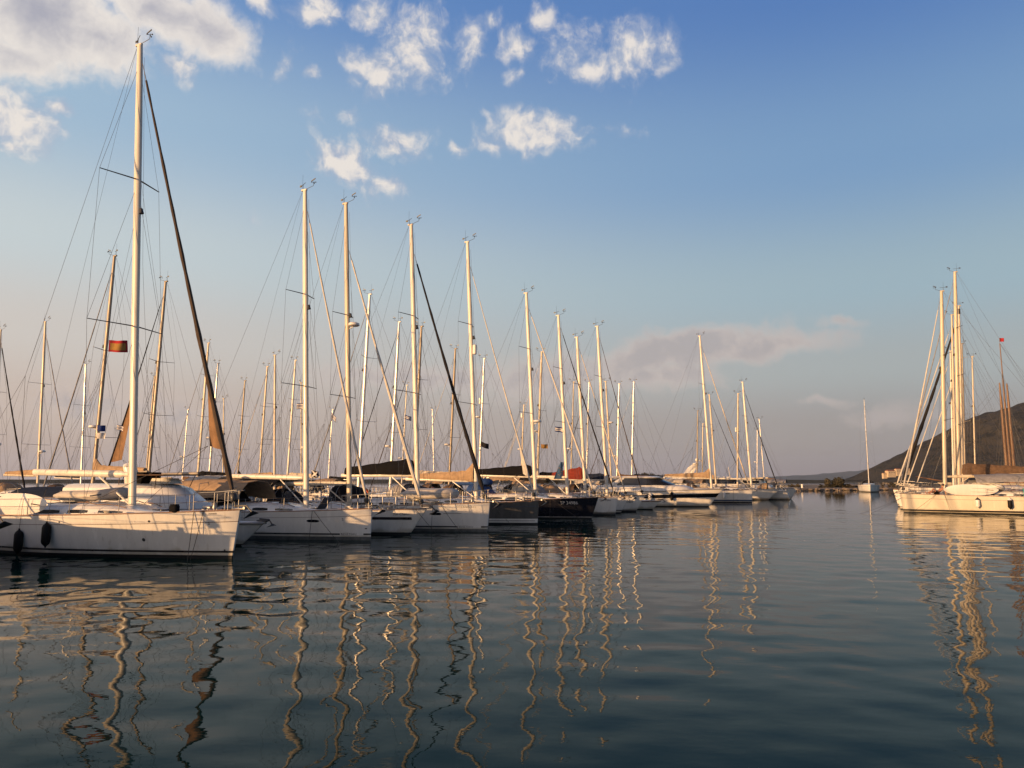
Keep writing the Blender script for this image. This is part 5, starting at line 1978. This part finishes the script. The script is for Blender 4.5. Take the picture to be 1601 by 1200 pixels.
# distant sloop moored at the spit
d1 = bgboat(1351, 625, 21.0, 'L', 'lone sloop moored at the sandy spit between the left and right rows', L=14.5, mr=.13, head=R(247), cover='bundle', coverm=CLOTHK, spread=(.24, .5, .75), mastm=ALUS, group=None, genoa=None, spray=CLOTHK)

# deck things on the front right yacht
T = r1[0]
HR1 = r1[1]
XR = r1[2]['X']
sdr = 1                                                # its port side faces the camera
w = to_world(T, (XR(4.75), HR1.edge_d(4.75, sdr).y - .20, HR1.ztop(4.7) + .03))
board(w, AR + math.pi, 3.9, .90, 'white paddle board standing on edge along the rail of the front right yacht', lean=.06)
fender(T, HR1, 5.1, sdr, .88, RUBW, 'white fender on the side of the front right yacht', G_, .17, .72, .05, DARKM)
fender(T, HR1, 7.25, sdr, .86, RUBK, 'black fender with a white top on the side of the front right yacht', G_, .17, .78, .05, RUBW)
w = to_world(T, (XR(6.6), .1, HR1.ztop(6.6) + .42))
dinghy(w, AR + R(90), 2.7, 'cream inflatable dinghy on the deck of the front right yacht under the tan awning', False, RUBW)
o_ = MB()
rows = []
for i in range(7):
    d = lerp(8.2, 9.8, i / 6)
    y = HR1.edge_d(d, sdr).y
    rows.append([Vector((XR(d), y + .03 + .03 * math.sin(i * 2 + k), HR1.ztop(d) + z)) for k, z in enumerate((.66, .3, .0, -.38))])
rows[0][3].z += .3
o_.loft(rows, 0, closed=False)
cl = o_.build('cloth', CLOTHQ)
cl.matrix_basis = T.matrix_basis.copy()
tag(cl, 'teal cloth hung over the rail of the front right yacht at the right edge', 'cloth')
bow_lines(r1, [(2.9, 1, -.4, .15, 'upright dark line dropping from the side of'), (2.3, 1, 2.2, .35, 'slanting dark line leading forward from')], 'the front right yacht')
for k, (x_, lb) in enumerate(((1.0, 'left one of two lines running down left from the front right bow'), (2.6, 'longer outer line running down left from the front right bow'))):
    a = to_world(T, (XR(0) + .1, 0, 1.2))
    mooring(a, a + Vector((-3.2 - x_, -1.6 - x_ * .8, -1.35)), lb, sag=.1)


# sunbather
def person():
    base = to_world(T, (XR(2.45), HR1.edge_d(2.45, sdr).y - .50, HR1.ztop(2.4) + .05))
    e = empty('person', base, 0, 'dark haired person in dark shorts reclining with raised knee on the right yacht foredeck', 'person')
    # x to the right of the picture, y away from the camera, z up; metres
    J_ = {'pel': (0, 0, .13), 'bel': (.17, 0, .20), 'che': (.36, .0, .37), 'nec': (.47, 0, .53), 'hd0': (.49, -.01, .60), 'hd1': (.52, -.01, .72),
          'lsh': (.42, -.19, .46), 'lel': (.58, -.24, .22), 'lwr': (.56, -.26, .03), 'rsh': (.42, .18, .47), 'rel': (.30, .26, .25), 'rwr': (.14, .20, .32),
          'lhi': (-.02, -.10, .12), 'lkn': (-.36, -.14, .46), 'lan': (-.60, -.12, .08), 'lto': (-.78, -.13, .05),
          'rhi': (-.02, .10, .12), 'rkn': (-.42, .13, .22), 'ran': (-.82, .12, .07), 'rto': (-.90, .13, .24)}
    rad = {'pel': (.15, .12), 'bel': (.14, .105), 'che': (.165, .115), 'nec': (.06, .06), 'hd0': (.075, .08), 'hd1': (.085, .095), 'lsh': (.062,) * 2, 'lel': (.045,) * 2, 'lwr': (.032,) * 2, 'rsh': (.062,) * 2, 'rel': (.045,) * 2,
           'rwr': (.032,) * 2, 'lhi': (.095,) * 2, 'lkn': (.062,) * 2, 'lan': (.042,) * 2, 'lto': (.03,) * 2, 'rhi': (.095,) * 2, 'rkn': (.062,) * 2, 'ran': (.042,) * 2, 'rto': (.03,) * 2}
    ed = [('pel', 'bel'), ('bel', 'che'), ('che', 'nec'), ('nec', 'hd0'), ('hd0', 'hd1'), ('che', 'lsh'), ('lsh', 'lel'), ('lel', 'lwr'), ('che', 'rsh'), ('rsh', 'rel'), ('rel', 'rwr'),
          ('pel', 'lhi'), ('lhi', 'lkn'), ('lkn', 'lan'), ('lan', 'lto'), ('pel', 'rhi'), ('rhi', 'rkn'), ('rkn', 'ran'), ('ran', 'rto')]
    # palms and fingers
    for s_, dirv in (('l', Vector((.10, -.02, -.02))), ('r', Vector((-.09, -.01, .03)))):
        w_ = Vector(J_[s_ + 'wr'])
        pm = w_ + dirv * .8
        J_[s_ + 'pm'] = tuple(pm)
        rad[s_ + 'pm'] = (.034, .02)
        ed.append((s_ + 'wr', s_ + 'pm'))
        side_ = dirv.cross(Vector((0, 0, 1))).normalized()
        for k in range(5):
            off = side_ * (.016 * (k - 2))
            ln = (.62, .8, .85, .78, .55)[k]
            root_ = pm if k else w_ + dirv * .3
            f1_ = root_ + off + dirv * ln * .5 + (side_ * -.02 if k == 0 else Vector((0, 0, 0)))
            f2_ = f1_ + dirv * ln * .35 + Vector((0, 0, -.012))
            J_[f'{s_}f{k}a'], J_[f'{s_}f{k}b'] = tuple(f1_), tuple(f2_)
            rad[f'{s_}f{k}a'] = rad[f'{s_}f{k}b'] = (.009, .009)
            ed += [(s_ + 'pm' if k else s_ + 'wr', f'{s_}f{k}a'), (f'{s_}f{k}a', f'{s_}f{k}b')]
    names = list(J_)

    def skin(name, keys, edges, scale, m, parent):
        me = bpy.data.meshes.new(name)
        ix = {k: i for i, k in enumerate(keys)}
        me.from_pydata([J_[k] for k in keys], [(ix[a], ix[b]) for a, b in edges], [])
        o = bpy.data.objects.new(name, me)
        COL.objects.link(o)
        md = o.modifiers.new('skin', 'SKIN')
        sv = me.skin_vertices[0].data
        for k in keys:
            sv[ix[k]].radius = tuple(r * scale for r in rad[k])
            sv[ix[k]].use_root = (k == keys[0])
        md.use_smooth_shade = True
        sb = o.modifiers.new('sub', 'SUBSURF')
        sb.levels = sb.render_levels = 2
        dg = bpy.context.evaluated_depsgraph_get()
        m2 = bpy.data.meshes.new_from_object(o.evaluated_get(dg))
        m2.name = name
        bpy.data.objects.remove(o)
        m2.materials.clear()
        m2.materials.append(m)
        o2 = bpy.data.objects.new(name, m2)
        COL.objects.link(o2)
        o2.parent = parent
        return o2
    skin('body', names, ed, 1.0, SKIN, e)
    J_['lmt'] = tuple(Vector(J_['lhi']).lerp(Vector(J_['lkn']), .45))
    J_['rmt'] = tuple(Vector(J_['rhi']).lerp(Vector(J_['rkn']), .45))
    rad['lmt'] = rad['rmt'] = (.09, .09)
    skin('shorts', ['pel', 'lhi', 'lmt', 'rhi', 'rmt'], [('pel', 'lhi'), ('lhi', 'lmt'), ('pel', 'rhi'), ('rhi', 'rmt')], 1.14, CLOTHK, e)
    hc = Vector(J_['hd1']) + Vector((.015, 0, .03))
    mb = MB()
    mb.sphere(hc + Vector((.02, 0, .02)), (.108, .098, .105), 12, 8)
    mb.build('hair', HAIR, e)
    mb = MB()
    f_ = Vector(J_['hd1'])
    mb.sphere(f_ + Vector((-.10, -.0, -.02)), (.022, .014, .02), 8, 5)
    for y in (-.032, .032):
        mb.sphere(f_ + Vector((-.088, y, .012)), (.010, .014, .008), 8, 5)
    mb.sphere(f_ + Vector((-.088, 0, -.062)), (.012, .026, .008), 8, 5)
    for y in (-.09, .09):
        mb.sphere(f_ + Vector((.0, y, -.01)), (.02, .012, .032), 8, 5)
    mb.build('face', SKIN, e)


person()

# ================================================================== FLAGS
def depth_of(b):
    return (b[0].matrix_basis @ b[2]['mp'](.5)).y - .6


def f_spain(u, v):
    return 0 if v < .22 or v > .80 or u < .10 or u > .93 else 1


flag(170.5, 532, depth_of(BGO[(179, 400)]) - .5, 1.18, .76, f_spain, [REDF, YELF], 'red and yellow flag flying from the bronze mast left of the tallest mast', .1, -.02, 1, (14, 12))
flag(152, 664, depth_of(BGO[(179, 400)]) - .6, .50, .38, lambda u, v: 0, [BLUEF], 'small dark blue flag under the spreader of the bronze mast', 0.1, .1, 2)
flag(152, 676, depth_of(BGO[(179, 400)]) - .6, .50, .36, lambda u, v: 0, [WHITEF], 'small pale flag below the dark blue one on the bronze mast', 0.1, .1, 3)
flag(183, 663, depth_of(BGO[(179, 400)]) - .2, .45, .34, lambda u, v: int(v * 7) % 2, [BLUEF, WHITEF], 'small blue and white striped flag right of the bronze mast', 0, .4, 4)
flag(464, 630, depth_of(BGO[(462, 563)]) - .6, .85, .6, lambda u, v: (int(v * 7) % 2), [BLUEF, WHITEF], 'blue and white striped flag left of the hatch yacht mast', 0, .05, 5)
flag(518, 645, depth_of(BGO[(520, 640)]) - .6, .75, .75, lambda u, v: (int(v * 7) % 2), [BLUEF, WHITEF], 'tattered striped flag drooping left of the radar mast', 0, .8, 6)
flag(487, 735, 46, .46, .40, lambda u, v: 1 if abs(u - v) < .17 or abs(u + v - 1) < .17 else 0, [BLKF, WHITEF], 'black flag with a white diagonal cross right of the hatch yacht mast', 0, .1, 7, (16, 16))
flag(633, 648, depth_of(BGO[(636, 602)]) - .6, .8, .5, lambda u, v: (int(v * 5) % 2), [BLUEF, WHITEF], 'small dark striped flag left of the stack-pack yacht mast', 0, .5, 8)
flag(846, 694, depth_of(BGO[(847, 550)]) - .6, .7, .4, lambda u, v: 0, [YELF], 'small yellow flag on the white mast right of the black hulled yacht mast', 0, .1, 9)
flag(868, 666, depth_of(BGO[(847, 550)]) - 1.5, .8, .5, lambda u, v: (int(v * 5) % 2), [BLUEF, WHITEF], 'small blue and white flag left of the black furled headsail yacht mast', 0, .3, 10)
flag(752, 690, depth_of(BGO[(757, 560)]) - 1.5, .8, .5, lambda u, v: 0, [BLKF], 'small dark flag right of the tan-sail yacht mast', 0, .5, 14)


def starflag():
    Y = 62
    p = at_depth(880, 722, Y)
    mb = MB()
    n = 9
    Hh_, Ww = 1.35, .75
    for j in range(n + 1):
        for i in range(7):
            u, v = i / 6, j / n
            mb.v.append((-u * Ww * (.25 + .75 * v), .06 * math.sin(u * 7 + v * 3), -v * Hh_))
    for j in range(n):
        for i in range(6):
            a = j * 7 + i
            mb.f.append((a, a + 1, a + 8, a + 7))
            mb.m.append(0)
    o = mb.build('flag', [mat('flag_royal', (.02, .07, .16), .8), YELF])
    o.location = p
    tag(o, 'dark blue flag with small yellow stars hanging limp left of the black headsail', 'flag')
    st = MB()
    for k in range(9):
        a = 2 * math.pi * k / 9
        c = Vector((-.30 + .17 * math.cos(a), -.09, -.75 + .30 * math.sin(a)))
        pts = [c + Vector(((.05 if q % 2 == 0 else .02) * math.sin(math.pi * q / 5), 0, (.05 if q % 2 == 0 else .02) * math.cos(math.pi * q / 5))) for q in range(10)]
        st.add(pts, [tuple(range(10))])
    st.build('stars', YELF, o)


starflag()
fl = flag(1565, 517, sctop.y, .75, .65, lambda u, v: 0, [REDF], 'dark red flag at the highest masthead of the brown wooden schooner', 0, -.05, 12)
fl.location = sctop + Vector((.0, 0, .95))
mb = MB()
mb.tube([sctop - Vector((0, 0, .2)), sctop + Vector((0, 0, 1.0))], .03, n=6)
o = mb.build('flag_pole', WOODM, None)
o.parent = sc
o.matrix_parent_inverse = sc.matrix_basis.inverted()


# ================================================================== HAZE
def haze():
    mb = MB()
    mb.box((0, 0, 250), (36000, 36000, 560))
    M = bpy.data.materials.new('haze_air')
    M.use_nodes = True
    t = M.node_tree
    t.nodes.clear()
    o_ = nd(t, 'ShaderNodeOutputMaterial')
    v = nd(t, 'ShaderNodeVolumePrincipled')
    v.inputs['Color'].default_value = (.46, .62, .86, 1)
    v.inputs['Density'].default_value = 3.0e-5
    v.inputs['Anisotropy'].default_value = .1
    t.links.new(v.outputs[0], o_.inputs['Volume'])
    o = mb.build('haze', M, smooth=False)
    tag(o, 'thin evening haze over the whole bay', 'haze', kind='stuff')


haze()
print('objects', len(bpy.data.objects))
